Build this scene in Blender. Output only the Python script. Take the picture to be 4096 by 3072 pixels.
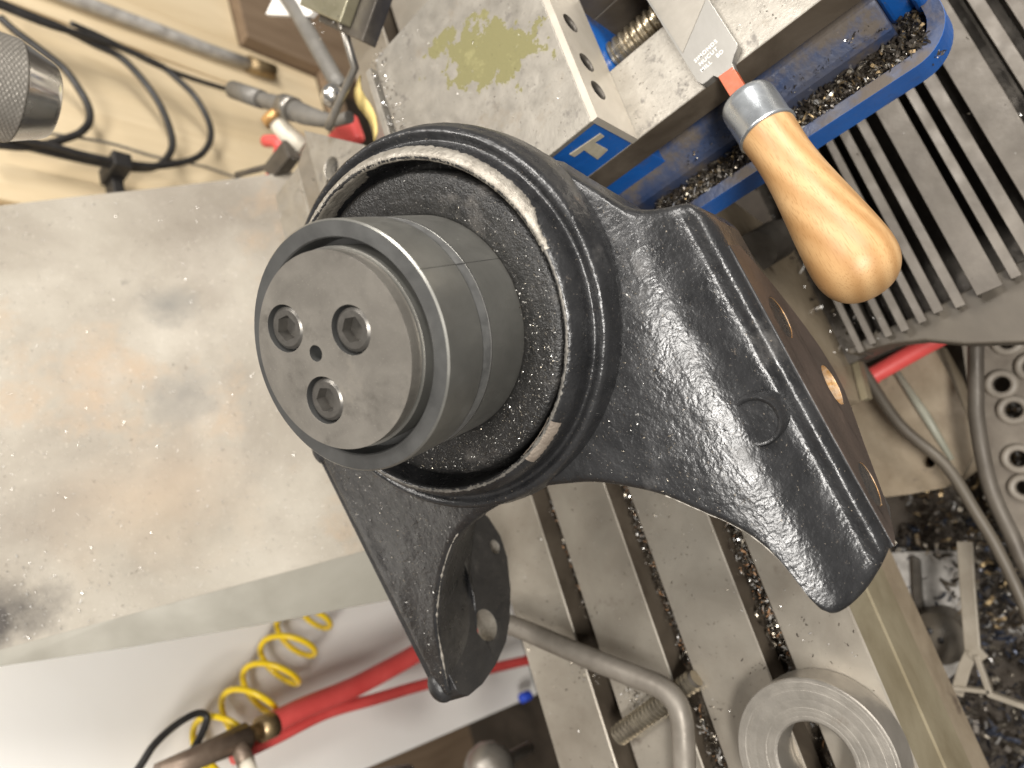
import bpy, bmesh, math, random
from mathutils import Vector, Matrix, noise
from mathutils.geometry import tessellate_polygon
random.seed(7)
SC = bpy.context.scene
for o in list(bpy.data.objects): bpy.data.objects.remove(o)
COL = SC.collection
MM = 0.001
PI = math.pi

# ------------------------------------------------------------------ camera
cam_d = bpy.data.cameras.new('camera'); cam = bpy.data.objects.new('camera', cam_d); COL.objects.link(cam)
RIGHT = Vector((-0.2939042, -0.70099748, -0.64978677))
DOWN = Vector((-0.90716694, 0.41872832, -0.04140947))
FWD = Vector((0.30111206, 0.57729466, -0.75898775))
m = Matrix((( RIGHT.x, -DOWN.x, -FWD.x, 0.0), (RIGHT.y, -DOWN.y, -FWD.y, -0.27115788),
            (RIGHT.z, -DOWN.z, -FWD.z, 0.42977309), (0, 0, 0, 1)))
cam.matrix_world = m
cam_d.sensor_width = 36.0; cam_d.lens = 36.0 * 3011.1 / 4096
cam_d.clip_start = 0.01; cam_d.clip_end = 50
cam_d.dof.use_dof = True; cam_d.dof.focus_distance = 0.335; cam_d.dof.aperture_fstop = 7.6
SC.camera = cam

# ------------------------------------------------------------------ light
wd = bpy.data.worlds.new('World'); SC.world = wd; wd.use_nodes = True
bgn = wd.node_tree.nodes['Background']; bgn.inputs[0].default_value = (1.0, 0.955, 0.90, 1); bgn.inputs[1].default_value = 0.2
def area(name, loc, target, sx, sy, power, col):
    l = bpy.data.lights.new(name, 'AREA'); l.shape = 'RECTANGLE'; l.size = sx; l.size_y = sy; l.energy = power; l.color = col
    o = bpy.data.objects.new(name, l); COL.objects.link(o); o.location = loc
    o.rotation_euler = (Vector(target) - Vector(loc)).to_track_quat('-Z', 'Y').to_euler(); return o
area('ceiling_or_fill_lamp', (-0.58, -0.92, 1.43), (0.08, -0.1, 0.15), 0.6, 0.24, 34, (1.0, 0.965, 0.915))
area('ceiling_or_fill_lamp', (0.75, -0.1, 1.6), (0.1, 0, 0.1), 0.8, 0.22, 18, (1.0, 0.955, 0.9))
area('ceiling_or_fill_lamp', (1.05, -1.25, 1.25), (0.1, 0, 0.1), 1.2, 0.35, 37, (1.0, 0.96, 0.91))  # added fill, unseen source in front, brightens sleeve side and white cabinet
SC.view_settings.view_transform = 'Standard'; SC.view_settings.look = 'None'
SC.view_settings.exposure = 0.12; SC.view_settings.gamma = 1.0; SC.view_settings.use_curve_mapping = False

# ------------------------------------------------------------------ materials
def mat(name, cols, scale=30, rough=(0.4, 0.6), metal=0.0, bump=0.0, bscale=None, detail=6, stretch=None,
        spots=None, coat=0.0, spec=0.5, rscale=None, dist=0.4, bmap=None):
    """noise-mottled principled material. cols: list of (pos, rgb); scale per metre.
    spots: list of (rgb, scale, threshold, width, rough, metal) grime / dust / rust patches."""
    M = bpy.data.materials.new(name); M.use_nodes = True; nt = M.node_tree; N = nt.nodes; L = nt.links
    P = N['Principled BSDF']; tc = N.new('ShaderNodeTexCoord'); src = tc.outputs['Object']
    if stretch:
        mp = N.new('ShaderNodeMapping'); mp.inputs['Scale'].default_value = stretch; L.new(src, mp.inputs[0]); src2 = mp.outputs[0]
    else: src2 = src
    n = N.new('ShaderNodeTexNoise'); n.inputs['Scale'].default_value = scale; n.inputs['Detail'].default_value = detail
    n.inputs['Roughness'].default_value = 0.62; n.inputs['Distortion'].default_value = dist; L.new(src2, n.inputs[0])
    cr = N.new('ShaderNodeValToRGB'); L.new(n.outputs[0], cr.inputs[0]); E = cr.color_ramp.elements
    for i, (p, c) in enumerate(cols):
        e = E[i] if i < 2 else E.new(p)
        e.position = p; e.color = (*c, 1)
    colr = cr.outputs[0]
    n2 = N.new('ShaderNodeTexNoise'); n2.inputs['Scale'].default_value = rscale or scale * 2.3; n2.inputs['Detail'].default_value = 5; L.new(src2, n2.inputs[0])
    mr = N.new('ShaderNodeMapRange'); mr.inputs[1].default_value = 0.3; mr.inputs[2].default_value = 0.7
    mr.inputs[3].default_value = rough[0]; mr.inputs[4].default_value = rough[1]; L.new(n2.outputs[0], mr.inputs[0])
    rr = mr.outputs[0]; mm = None
    for k, (c, sc_, th, wdt, ro, me) in enumerate(spots or []):
        s = N.new('ShaderNodeTexNoise'); s.inputs['Scale'].default_value = sc_; s.inputs['Detail'].default_value = 8; s.inputs['Roughness'].default_value = 0.66
        ad = N.new('ShaderNodeVectorMath'); ad.operation = 'ADD'; ad.inputs[1].default_value = (3.1 * k + 1.7, 5.3 * k, 2.9 * k); L.new(src, ad.inputs[0]); L.new(ad.outputs[0], s.inputs[0])
        q = N.new('ShaderNodeMapRange'); q.inputs[1].default_value = th; q.inputs[2].default_value = th + wdt; L.new(s.outputs[0], q.inputs[0])
        mx = N.new('ShaderNodeMix'); mx.data_type = 'RGBA'; L.new(q.outputs[0], mx.inputs[0]); L.new(colr, mx.inputs[6]); mx.inputs[7].default_value = (*c, 1); colr = mx.outputs[2]
        mf = N.new('ShaderNodeMix'); L.new(q.outputs[0], mf.inputs[0]); L.new(rr, mf.inputs[2]); mf.inputs[3].default_value = ro; rr = mf.outputs[0]
        mg = N.new('ShaderNodeMix'); L.new(q.outputs[0], mg.inputs[0]); mg.inputs[3].default_value = me
        if mm is None: mg.inputs[2].default_value = metal
        else: L.new(mm, mg.inputs[2])
        mm = mg.outputs[0]
    L.new(colr, P.inputs['Base Color']); L.new(rr, P.inputs['Roughness'])
    P.inputs['Metallic'].default_value = metal
    if mm is not None: L.new(mm, P.inputs['Metallic'])
    P.inputs['Specular IOR Level'].default_value = spec
    if coat: P.inputs['Coat Weight'].default_value = coat; P.inputs['Coat Roughness'].default_value = 0.12
    if bump:
        if not isinstance(bump, list): bump = [(bscale or scale * 3, bump)]
        prev = None; bsrc = src2
        if bmap:
            mq = N.new('ShaderNodeMapping'); mq.inputs['Scale'].default_value = bmap; L.new(src, mq.inputs[0]); bsrc = mq.outputs[0]
        for sc_, st in bump:
            b = N.new('ShaderNodeTexNoise'); b.inputs['Scale'].default_value = sc_; b.inputs['Detail'].default_value = 3; L.new(bsrc, b.inputs[0])
            bp = N.new('ShaderNodeBump'); bp.inputs['Strength'].default_value = 1.0; bp.inputs['Distance'].default_value = st * MM
            L.new(b.outputs[0], bp.inputs['Height'])
            if prev: L.new(prev, bp.inputs['Normal'])
            prev = bp.outputs[0]
        L.new(prev, P.inputs['Normal'])
    M['P'] = 1
    return M
DUST = (0.33, 0.28, 0.22)
BLACK = mat('black_cast_paint', [(0.3, (0.009, 0.0092, 0.010)), (0.75, (0.026, 0.026, 0.027))], 60, (0.23, 0.38), 0, [(110, 0.36), (380, 0.36), (1000, 0.14)],
            spots=[((0.10, 0.095, 0.09), 38, 0.60, 0.25, 0.6, 0), (DUST, 900, 0.645, 0.06, 0.6, 0.2), ((0.20, 0.155, 0.115), 70, 0.665, 0.1, 0.8, 0)], spec=0.7)
BLACKS = mat('black_smooth_paint', [(0.3, (0.012, 0.012, 0.013)), (0.75, (0.028, 0.027, 0.027))], 50, (0.32, 0.5), 0, [(200, 0.35), (700, 0.12)],
             spots=[((0.11, 0.10, 0.09), 45, 0.60, 0.25, 0.65, 0), (DUST, 800, 0.66, 0.05, 0.6, 0.2), ((0.30, 0.22, 0.15), 120, 0.72, 0.06, 0.8, 0)], spec=0.5)
SEAL = mat('speckled_black_paint', [(0.3, (0.008, 0.008, 0.008)), (0.75, (0.022, 0.021, 0.02))], 90, (0.3, 0.5), 0, [(500, 0.5), (1300, 0.35)],
           spots=[((0.34, 0.32, 0.29), 900, 0.625, 0.06, 0.35, 0.5), ((0.13, 0.12, 0.11), 40, 0.55, 0.2, 0.5, 0.2)])
BARE = mat('bare_scraped_iron', [(0.25, (0.20, 0.18, 0.15)), (0.75, (0.40, 0.37, 0.32))], 130, (0.4, 0.62), 0.6, [(500, 0.5), (1500, 0.2)])
OXIDE = mat('black_oxide_steel', [(0.3, (0.21, 0.206, 0.188)), (0.7, (0.30, 0.294, 0.268))], 35, (0.33, 0.46), 0.75, [(1400, 0.035)], bmap=(0.02, 0.02, 1),
            spots=[((0.28, 0.275, 0.26), 55, 0.60, 0.2, 0.5, 0.7), ((0.15, 0.15, 0.145), 80, 0.66, 0.12, 0.5, 0.6)])
OXIDE_SHADE = mat('shaded_oxide_face', [(0.3, (0.075, 0.075, 0.073)), (0.7, (0.12, 0.12, 0.116))], 50, (0.36, 0.5), 0.55, 0.03, 900)  # same oxide steel, shade put into the colour of ring face and recess
OXIDE_BAND = mat('worn_oxide_band', [(0.3, (0.21, 0.21, 0.205)), (0.7, (0.33, 0.33, 0.32))], 150, (0.4, 0.6), 0.7, 0.05, 900)
CAPM = mat('satin_steel', [(0.3, (0.175, 0.162, 0.142)), (0.7, (0.255, 0.237, 0.208))], 45, (0.34, 0.46), 0.55, 0.03, 1400,
           spots=[((0.125, 0.115, 0.10), 60, 0.56, 0.2, 0.45, 0.6), ((0.36, 0.335, 0.29), 1500, 0.62, 0.05, 0.4, 0.6), ((0.29, 0.265, 0.225), 30, 0.6, 0.15, 0.4, 0.5)])
SCREW = mat('dark_screw_steel', [(0.3, (0.115, 0.108, 0.097)), (0.7, (0.17, 0.16, 0.145))], 200, (0.3, 0.42), 0.7, 0.02, 900)
TABLE = mat('worn_table_iron', [(0.25, (0.28, 0.245, 0.20)), (0.55, (0.385, 0.35, 0.295)), (0.8, (0.45, 0.415, 0.355))], 16, (0.3, 0.5), 0.62, [(700, 0.06)], stretch=(1, 1, 1),
            spots=[((0.15, 0.125, 0.10), 28, 0.62, 0.1, 0.5, 0.4), ((0.43, 0.40, 0.35), 300, 0.69, 0.06, 0.35, 0.7), ((0.10, 0.085, 0.07), 160, 0.70, 0.04, 0.6, 0.2)])
TABLE_SIDE = mat('oily_table_side', [(0.3, (0.17, 0.14, 0.085)), (0.75, (0.27, 0.235, 0.16))], 25, (0.45, 0.62), 0.1, 0.1, 400)
VISE = mat('ground_vise_steel', [(0.25, (0.255, 0.235, 0.202)), (0.6, (0.345, 0.32, 0.278)), (0.85, (0.40, 0.375, 0.33))], 40, (0.3, 0.5), 0.55, [(500, 0.1), (1800, 0.03)], dist=1.2,
           spots=[((0.18, 0.165, 0.145), 70, 0.585, 0.07, 0.45, 0.4), ((0.09, 0.078, 0.066), 380, 0.65, 0.04, 0.5, 0.3), ((0.22, 0.185, 0.14), 30, 0.58, 0.15, 0.5, 0.4)])
# oily patch on the fixed jaw top is a stain with its own outline
VISE_TOP = VISE.copy(); VISE_TOP.name = 'vise_top_with_oil_stain'
def add_stain(M, poly_c, ax, col, th=0.93, ns=85, amp=3.2, ro=0.2):
    nt = M.node_tree; N = nt.nodes; L = nt.links; P = N['Principled BSDF']
    tc = N.new('ShaderNodeTexCoord'); mp = N.new('ShaderNodeMapping'); mp.vector_type = 'TEXTURE'
    mp.inputs['Location'].default_value = poly_c; mp.inputs['Rotation'].default_value = (0, 0, ax[2]); mp.inputs['Scale'].default_value = (ax[0], ax[1], 1)
    L.new(tc.outputs['Object'], mp.inputs[0])
    sx = N.new('ShaderNodeSeparateXYZ'); L.new(mp.outputs[0], sx.inputs[0])
    cx = N.new('ShaderNodeCombineXYZ'); L.new(sx.outputs[0], cx.inputs[0]); L.new(sx.outputs[1], cx.inputs[1])
    ln = N.new('ShaderNodeVectorMath'); ln.operation = 'LENGTH'; L.new(cx.outputs[0], ln.inputs[0])
    nn = N.new('ShaderNodeTexNoise'); nn.inputs['Scale'].default_value = ns; nn.inputs['Detail'].default_value = 6; nn.inputs['Roughness'].default_value = 0.6; L.new(tc.outputs['Object'], nn.inputs[0])
    ma = N.new('ShaderNodeMath'); ma.operation = 'MULTIPLY_ADD'; L.new(nn.outputs[0], ma.inputs[0]); ma.inputs[1].default_value = amp; ma.inputs[2].default_value = -amp/2
    sm = N.new('ShaderNodeMath'); sm.operation = 'ADD'; L.new(ln.outputs['Value'], sm.inputs[0]); L.new(ma.outputs[0], sm.inputs[1])
    mr = N.new('ShaderNodeMapRange'); mr.inputs[1].default_value = 1.0; mr.inputs[2].default_value = th; L.new(sm.outputs[0], mr.inputs[0])
    link = P.inputs['Base Color'].links[0]; old = link.from_socket
    mx = N.new('ShaderNodeMix'); mx.data_type = 'RGBA'; L.new(mr.outputs[0], mx.inputs[0]); L.new(old, mx.inputs[6]); mx.inputs[7].default_value = (*col, 1); L.new(mx.outputs[2], P.inputs['Base Color'])
    old = P.inputs['Roughness'].links[0].from_socket
    m2 = N.new('ShaderNodeMix'); L.new(mr.outputs[0], m2.inputs[0]); L.new(old, m2.inputs[2]); m2.inputs[3].default_value = ro; L.new(m2.outputs[0], P.inputs['Roughness'])
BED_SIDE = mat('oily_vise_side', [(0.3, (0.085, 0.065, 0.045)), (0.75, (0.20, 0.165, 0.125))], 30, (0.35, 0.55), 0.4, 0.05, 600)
BLUE = mat('blue_vise_enamel', [(0.3, (0.006, 0.085, 0.34)), (0.75, (0.012, 0.125, 0.46))], 30, (0.3, 0.45), 0, [(150, 0.4)],
           spots=[((0.085, 0.07, 0.06), 22, 0.555, 0.14, 0.65, 0), ((0.18, 0.155, 0.13), 260, 0.64, 0.08, 0.7, 0.1)])
BLUE_GRIME = mat('grimy_blue_enamel', [(0.3, (0.02, 0.05, 0.14)), (0.7, (0.085, 0.085, 0.10))], 30, (0.35, 0.6), 0.1, [(300, 0.4)],
                 spots=[((0.11, 0.09, 0.073), 26, 0.46, 0.12, 0.7, 0.1), ((0.28, 0.24, 0.19), 500, 0.68, 0.06, 0.6, 0.2)])
CREAM = mat('cream_letter_paint', [(0.3, (0.34, 0.30, 0.22)), (0.7, (0.47, 0.43, 0.33))], 150, (0.5, 0.7))
FILEM = mat('file_steel', [(0.3, (0.235, 0.225, 0.205)), (0.7, (0.30, 0.288, 0.265))], 60, (0.36, 0.48), 0.6, 0.03, 1500, stretch=(0.3, 1, 1))
FILECUT = mat('fine_cut_file_teeth', [(0.3, (0.25, 0.232, 0.20)), (0.7, (0.33, 0.305, 0.265))], 60, (0.45, 0.55), 0.5, 0.08, 1800)
MARK = mat('stamped_letter_silver', [(0.3, (0.72, 0.70, 0.66)), (0.7, (0.82, 0.80, 0.76))], 90, (0.4, 0.5), 0.3)
REDLAC = mat('orange_red_lacquer', [(0.3, (0.36, 0.075, 0.03)), (0.7, (0.45, 0.11, 0.045))], 120, (0.4, 0.55), 0, 0.06, 900, spots=[((0.5, 0.3, 0.2), 900, 0.7, 0.05, 0.6, 0)])
ZINC = mat('zinc_ferrule', [(0.3, (0.46, 0.49, 0.52)), (0.7, (0.60, 0.63, 0.65))], 45, (0.2, 0.34), 0.85, 0.08, 200, spots=[((0.42, 0.38, 0.30), 70, 0.66, 0.1, 0.4, 0.7)])
DARKSTEEL = mat('dark_dirty_and_shaded_steel', [(0.3, (0.05, 0.043, 0.036)), (0.75, (0.13, 0.115, 0.095))], 40, (0.35, 0.6), 0.5, 0.2, 300)
MIDSTEEL = mat('grey_steel', [(0.3, (0.22, 0.205, 0.18)), (0.75, (0.36, 0.335, 0.30))], 40, (0.28, 0.45), 0.75, 0.05, 500)
BRIGHT = mat('bright_steel', [(0.3, (0.50, 0.48, 0.45)), (0.7, (0.66, 0.64, 0.6))], 60, (0.16, 0.3), 0.95)
RINGM = mat('turned_steel_ring', [(0.3, (0.28, 0.258, 0.225)), (0.75, (0.39, 0.362, 0.32))], 50, (0.36, 0.52), 0.65, [(900, 0.1), (2500, 0.05)], spots=[((0.2, 0.175, 0.145), 60, 0.63, 0.12, 0.5, 0.4)])
SHEET = mat('dusty_sheet_metal', [(0.3, (0.175, 0.15, 0.117)), (0.52, (0.255, 0.229, 0.185)), (0.75, (0.305, 0.279, 0.232))], 7, (0.42, 0.6), 0.15, [(900, 0.15)],
            spots=[((0.29, 0.205, 0.125), 6, 0.58, 0.16, 0.5, 0.1), ((0.13, 0.12, 0.10), 24, 0.69, 0.05, 0.6, 0.1), ((0.19, 0.165, 0.13), 8, 0.60, 0.2, 0.6, 0.1), ((0.52, 0.48, 0.41), 600, 0.63, 0.07, 0.4, 0.4), ((0.15, 0.13, 0.105), 900, 0.64, 0.06, 0.6, 0.2)])
add_stain(VISE_TOP, (0.314, -0.087, 0.1), (0.041, 0.0185, math.radians(48)), (0.345, 0.32, 0.16))
add_stain(SHEET, (0.165, 0.268, 0.17), (0.07, 0.045, 0.0), (0.29, 0.222, 0.15), -0.8, 16, 2.0, 0.5)
add_stain(SHEET, (0.245, 0.25, 0.15), (0.026, 0.02, 0.0), (0.17, 0.155, 0.13), 0.1, 30, 2.2, 0.55)
add_stain(SHEET, (0.325, 0.25, 0.15), (0.022, 0.016, 0.0), (0.15, 0.14, 0.12), 0.1, 34, 2.2, 0.55)
add_stain(SHEET, (0.165, 0.315, 0.24), (0.046, 0.032, 0.0), (0.14, 0.118, 0.092), -0.7, 22, 1.8, 0.6)
add_stain(SHEET, (0.112, 0.332, 0.26), (0.024, 0.03, 0.0), (0.04, 0.033, 0.027), 0.2, 40, 1.6, 0.6)
LIPM = mat('pale_sheet_edge', [(0.3, (0.25, 0.235, 0.195)), (0.7, (0.325, 0.31, 0.265))], 12, (0.16, 0.26), 0.2)
WHITE = mat('white_cabinet_enamel', [(0.3, (0.84, 0.81, 0.76)), (0.7, (0.88, 0.86, 0.82))], 6, (0.35, 0.5))
WOODW = mat('pale_plywood', [(0.3, (0.60, 0.47, 0.29)), (0.7, (0.74, 0.61, 0.41))], 5, (0.5, 0.7), 0, 0.1, 120, stretch=(6, 6, 0.7))
WOODD = mat('brown_board', [(0.3, (0.15, 0.10, 0.06)), (0.7, (0.24, 0.17, 0.11))], 8, (0.5, 0.7), 0, 0.1, 120, stretch=(6, 6, 0.7))
RUBBER_AND_SHADE = mat('black_rubber_and_shade', [(0.3, (0.012, 0.011, 0.011)), (0.7, (0.03, 0.028, 0.026))], 60, (0.35, 0.55))
GREYPL = mat('grey_plastic', [(0.3, (0.12, 0.113, 0.10)), (0.7, (0.19, 0.178, 0.158))], 40, (0.4, 0.6), 0.2)
YELLOW = mat('yellow_nylon', [(0.3, (0.78, 0.53, 0.01)), (0.7, (0.88, 0.64, 0.02))], 40, (0.25, 0.4))
YCLOTH = mat('yellow_tag_card', [(0.3, (0.60, 0.45, 0.15)), (0.7, (0.75, 0.60, 0.25))], 60, (0.6, 0.8))
REDH = mat('red_rubber_hose', [(0.3, (0.58, 0.06, 0.055)), (0.7, (0.72, 0.10, 0.09))], 25, (0.35, 0.55), 0, 0.05, 300)
BRASS = mat('tarnished_brass', [(0.3, (0.20, 0.14, 0.08)), (0.7, (0.40, 0.30, 0.16))], 80, (0.3, 0.5), 0.8)
TANP = mat('oily_tan_machine_paint', [(0.25, (0.17, 0.13, 0.085)), (0.6, (0.29, 0.235, 0.165)), (0.85, (0.36, 0.30, 0.22))], 22, (0.35, 0.6), 0.1, [(200, 0.3)],
           spots=[((0.09, 0.065, 0.045), 35, 0.6, 0.12, 0.6, 0)])
TAUPE = mat('taupe_painted_steel', [(0.3, (0.07, 0.058, 0.044)), (0.75, (0.115, 0.098, 0.075))], 18, (0.45, 0.6), 0.1, 0.05, 200)
COVER = mat('grey_way_cover', [(0.3, (0.075, 0.063, 0.05)), (0.75, (0.13, 0.113, 0.092))], 30, (0.4, 0.6), 0.25, 0.1, 400, spots=[((0.36, 0.31, 0.24), 500, 0.68, 0.06, 0.6, 0.2)])
RUSTY = mat('brown_machined_rust', [(0.3, (0.045, 0.034, 0.028)), (0.75, (0.105, 0.076, 0.061))], 24, (0.38, 0.6), 0.35, 0.1, 300, spots=[((0.17, 0.12, 0.095), 45, 0.6, 0.2, 0.55, 0.3)])
ORANGE = mat('orange_rusty_bore', [(0.3, (0.30, 0.13, 0.035)), (0.5, (0.42, 0.24, 0.09)), (0.75, (0.55, 0.46, 0.36))], 160, (0.35, 0.6), 0.45, 0.3, 300)
CHIPD = mat('dark_oily_chips', [(0.3, (0.022, 0.018, 0.014)), (0.75, (0.085, 0.07, 0.055))], 300, (0.22, 0.45), 0.5)
CHIPM = mat('mid_steel_chips', [(0.3, (0.16, 0.14, 0.11)), (0.75, (0.36, 0.32, 0.26))], 300, (0.2, 0.4), 0.8)
CHIPB = mat('bright_steel_chips', [(0.3, (0.55, 0.53, 0.5)), (0.75, (0.8, 0.78, 0.74))], 300, (0.15, 0.35), 0.7)
CHIPBL = mat('blued_steel_chips', [(0.3, (0.03, 0.036, 0.055)), (0.6, (0.075, 0.085, 0.115)), (0.8, (0.24, 0.215, 0.175))], 120, (0.2, 0.4), 0.7)
MOTTLE = mat('mottled_light_plate', [(0.3, (0.20, 0.185, 0.165)), (0.55, (0.42, 0.40, 0.37)), (0.75, (0.56, 0.54, 0.5))], 40, (0.5, 0.7), 0.1)
FLOORM = mat('dark_oily_floor', [(0.3, (0.03, 0.024, 0.018)), (0.75, (0.09, 0.072, 0.055))], 12, (0.4, 0.6), 0, 0.3, 60)
ACROME = BRIGHT
def wood_handle_mat():
    M = bpy.data.materials.new('varnished_hardwood'); M.use_nodes = True; nt = M.node_tree; N = nt.nodes; L = nt.links; P = N['Principled BSDF']
    tc = N.new('ShaderNodeTexCoord'); mp = N.new('ShaderNodeMapping'); mp.inputs['Rotation'].default_value = (0.35, 0.16, 0.5); mp.inputs['Location'].default_value = (0.004, 0.013, 0.006); mp.inputs['Scale'].default_value = (0.33, 1, 1); L.new(tc.outputs['Object'], mp.inputs[0])
    w = N.new('ShaderNodeTexWave'); w.wave_type = 'RINGS'; w.rings_direction = 'X'; w.inputs['Scale'].default_value = 42; w.inputs['Distortion'].default_value = 1.6; w.inputs['Detail'].default_value = 3; w.inputs['Detail Scale'].default_value = 1.2; L.new(mp.outputs[0], w.inputs[0])
    cr = N.new('ShaderNodeValToRGB'); cr.color_ramp.elements[0].color = (0.41, 0.235, 0.098, 1); cr.color_ramp.elements[1].color = (0.53, 0.335, 0.16, 1); L.new(w.outputs[0], cr.inputs[0])
    n = N.new('ShaderNodeTexNoise'); n.inputs['Scale'].default_value = 24; n.inputs['Detail'].default_value = 5; L.new(tc.outputs['Object'], n.inputs[0])
    c2 = N.new('ShaderNodeValToRGB'); c2.color_ramp.elements[0].position = 0.3; c2.color_ramp.elements[0].color = (0.84, 0.78, 0.70, 1); c2.color_ramp.elements[1].position = 0.65; c2.color_ramp.elements[1].color = (1, 1, 1, 1); L.new(n.outputs[0], c2.inputs[0])
    mx = N.new('ShaderNodeMix'); mx.data_type = 'RGBA'; mx.blend_type = 'MULTIPLY'; mx.inputs[0].default_value = 1; L.new(cr.outputs[0], mx.inputs[6]); L.new(c2.outputs[0], mx.inputs[7])
    mp2 = N.new('ShaderNodeMapping'); mp2.inputs['Scale'].default_value = (0.09, 1, 1); L.new(tc.outputs['Object'], mp2.inputs[0])
    f = N.new('ShaderNodeTexNoise'); f.inputs['Scale'].default_value = 1900; f.inputs['Detail'].default_value = 2; L.new(mp2.outputs[0], f.inputs[0])
    q = N.new('ShaderNodeMapRange'); q.inputs[1].default_value = 0.53; q.inputs[2].default_value = 0.68; q.inputs[3].default_value = 0; q.inputs[4].default_value = 0.42; L.new(f.outputs[0], q.inputs[0])
    m3 = N.new('ShaderNodeMix'); m3.data_type = 'RGBA'; L.new(q.outputs[0], m3.inputs[0]); L.new(mx.outputs[2], m3.inputs[6]); m3.inputs[7].default_value = (0.24, 0.11, 0.03, 1)
    L.new(m3.outputs[2], P.inputs['Base Color']); P.inputs['Roughness'].default_value = 0.48; P.inputs['Coat Weight'].default_value = 0.05; P.inputs['Coat Roughness'].default_value = 0.35
    return M
HANDLE = wood_handle_mat()

# ------------------------------------------------------------------ mesh helpers (millimetres in)
class MB:
    def __init__(s): s.v = []; s.f = []; s.mi = []; s.sm = []
    def add(s, vs, fs, mi=0, smooth=False):
        b = len(s.v); s.v += [tuple(x) for x in vs]
        for f in fs: s.f.append([b + i for i in f]); s.mi.append(mi); s.sm.append(smooth)
    def box(s, x0, x1, y0, y1, z0, z1, mi=0):
        s.add([(x0,y0,z0),(x1,y0,z0),(x1,y1,z0),(x0,y1,z0),(x0,y0,z1),(x1,y0,z1),(x1,y1,z1),(x0,y1,z1)],
              [(0,3,2,1),(4,5,6,7),(0,1,5,4),(1,2,6,5),(2,3,7,6),(3,0,4,7)], mi)
    def hexa(s, p, mi=0):   # 8 points: bottom 4 ccw, top 4 ccw
        s.add(p, [(0,3,2,1),(4,5,6,7),(0,1,5,4),(1,2,6,5),(2,3,7,6),(3,0,4,7)], mi)
    def prism(s, poly, fn, d0, d1, holes=(), mi=0, mi_top=None, mi_hole=None, smooth=False):
        """poly in 2-D, fn(a, b, d) -> 3-D; caps at d0 and d1, optional holes"""
        loops = [list(poly)] + [list(h) for h in holes]
        area = sum(poly[i][0]*poly[(i+1)%len(poly)][1]-poly[(i+1)%len(poly)][0]*poly[i][1] for i in range(len(poly)))
        if area < 0: loops[0].reverse()
        for k in range(1, len(loops)):
            h = loops[k]; a = sum(h[i][0]*h[(i+1)%len(h)][1]-h[(i+1)%len(h)][0]*h[i][1] for i in range(len(h)))
            if a > 0: h.reverse()
        flat = [p for l in loops for p in l]; n = len(flat)
        tri = tessellate_polygon([[Vector((p[0], p[1], 0)) for p in l] for l in loops])
        V = [fn(p[0], p[1], d0) for p in flat] + [fn(p[0], p[1], d1) for p in flat]
        F0 = []; F1 = []
        for t in tri:
            a, b, c = [flat[i] for i in t]
            if (b[0]-a[0])*(c[1]-a[1])-(b[1]-a[1])*(c[0]-a[0]) < 0: t = (t[0], t[2], t[1])
            F1.append(tuple(i+n for i in t)); F0.append((t[2], t[1], t[0]))
        b0 = len(s.v); s.v += [tuple(x) for x in V]
        for f in F0: s.f.append([b0+i for i in f]); s.mi.append(mi); s.sm.append(False)
        for f in F1: s.f.append([b0+i for i in f]); s.mi.append(mi if mi_top is None else mi_top); s.sm.append(False)
        off = 0
        for k, l in enumerate(loops):
            for i in range(len(l)):
                j = (i+1) % len(l)
                s.f.append([b0+off+i, b0+off+j, b0+n+off+j, b0+n+off+i]); s.mi.append(mi if (k == 0 or mi_hole is None) else mi_hole); s.sm.append(smooth or k > 0)
            off += len(l)
    def lathe(s, prof, fr=None, n=96, mi=0, closed=False, smooth=True, mis=None):
        """prof: list of (r, h); fr: (centre, ux, uy, uz)"""
        c, ux, uy, uz = fr or (Vector((0,0,0)), Vector((1,0,0)), Vector((0,1,0)), Vector((0,0,1)))
        b = len(s.v)
        for r, h in prof:
            for i in range(n):
                a = 2*PI*i/n; s.v.append(tuple(c + ux*(r*math.cos(a)) + uy*(r*math.sin(a)) + uz*h))
        K = len(prof)
        for k in range(K if closed else K-1):
            k2 = (k+1) % K
            for i in range(n):
                j = (i+1) % n
                s.f.append([b+k*n+i, b+k2*n+i, b+k2*n+j, b+k*n+j][::-1]); s.mi.append(mis[k] if mis else mi); s.sm.append(smooth)
        if not closed:
            for k, rev in ((0, False), (K-1, True)):
                if prof[k][0] > 1e-6:
                    l = [b+k*n+i for i in range(n)]
                    if not rev: pass
                    else: l.reverse()
                    # caps only where asked for by zero radius ends; open otherwise
    def tube(s, pts, r, n=12, mi=0, caps=True):
        P = [Vector(p) for p in pts]; b = len(s.v); up = Vector((0, 0, 1)); prev = None
        for i, p in enumerate(P):
            t = (P[min(i+1, len(P)-1)] - P[max(i-1, 0)]).normalized()
            if prev is None:
                a = t.cross(up);  a = a if a.length > 1e-3 else t.cross(Vector((1, 0, 0)))
            else: a = prev - t*prev.dot(t)
            a.normalize(); prev = a; c = t.cross(a)
            rr = r[i] if isinstance(r, (list, tuple)) else r
            for k in range(n):
                q = 2*PI*k/n; s.v.append(tuple(p + a*(rr*math.cos(q)) + c*(rr*math.sin(q))))
        for i in range(len(P)-1):
            for k in range(n):
                j = (k+1) % n
                s.f.append([b+i*n+k, b+i*n+j, b+(i+1)*n+j, b+(i+1)*n+k][::-1]); s.mi.append(mi); s.sm.append(True)
        if caps:
            s.f.append([b+k for k in range(n)]); s.mi.append(mi); s.sm.append(False)
            s.f.append([b+(len(P)-1)*n+k for k in range(n)][::-1]); s.mi.append(mi); s.sm.append(False)
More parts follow.
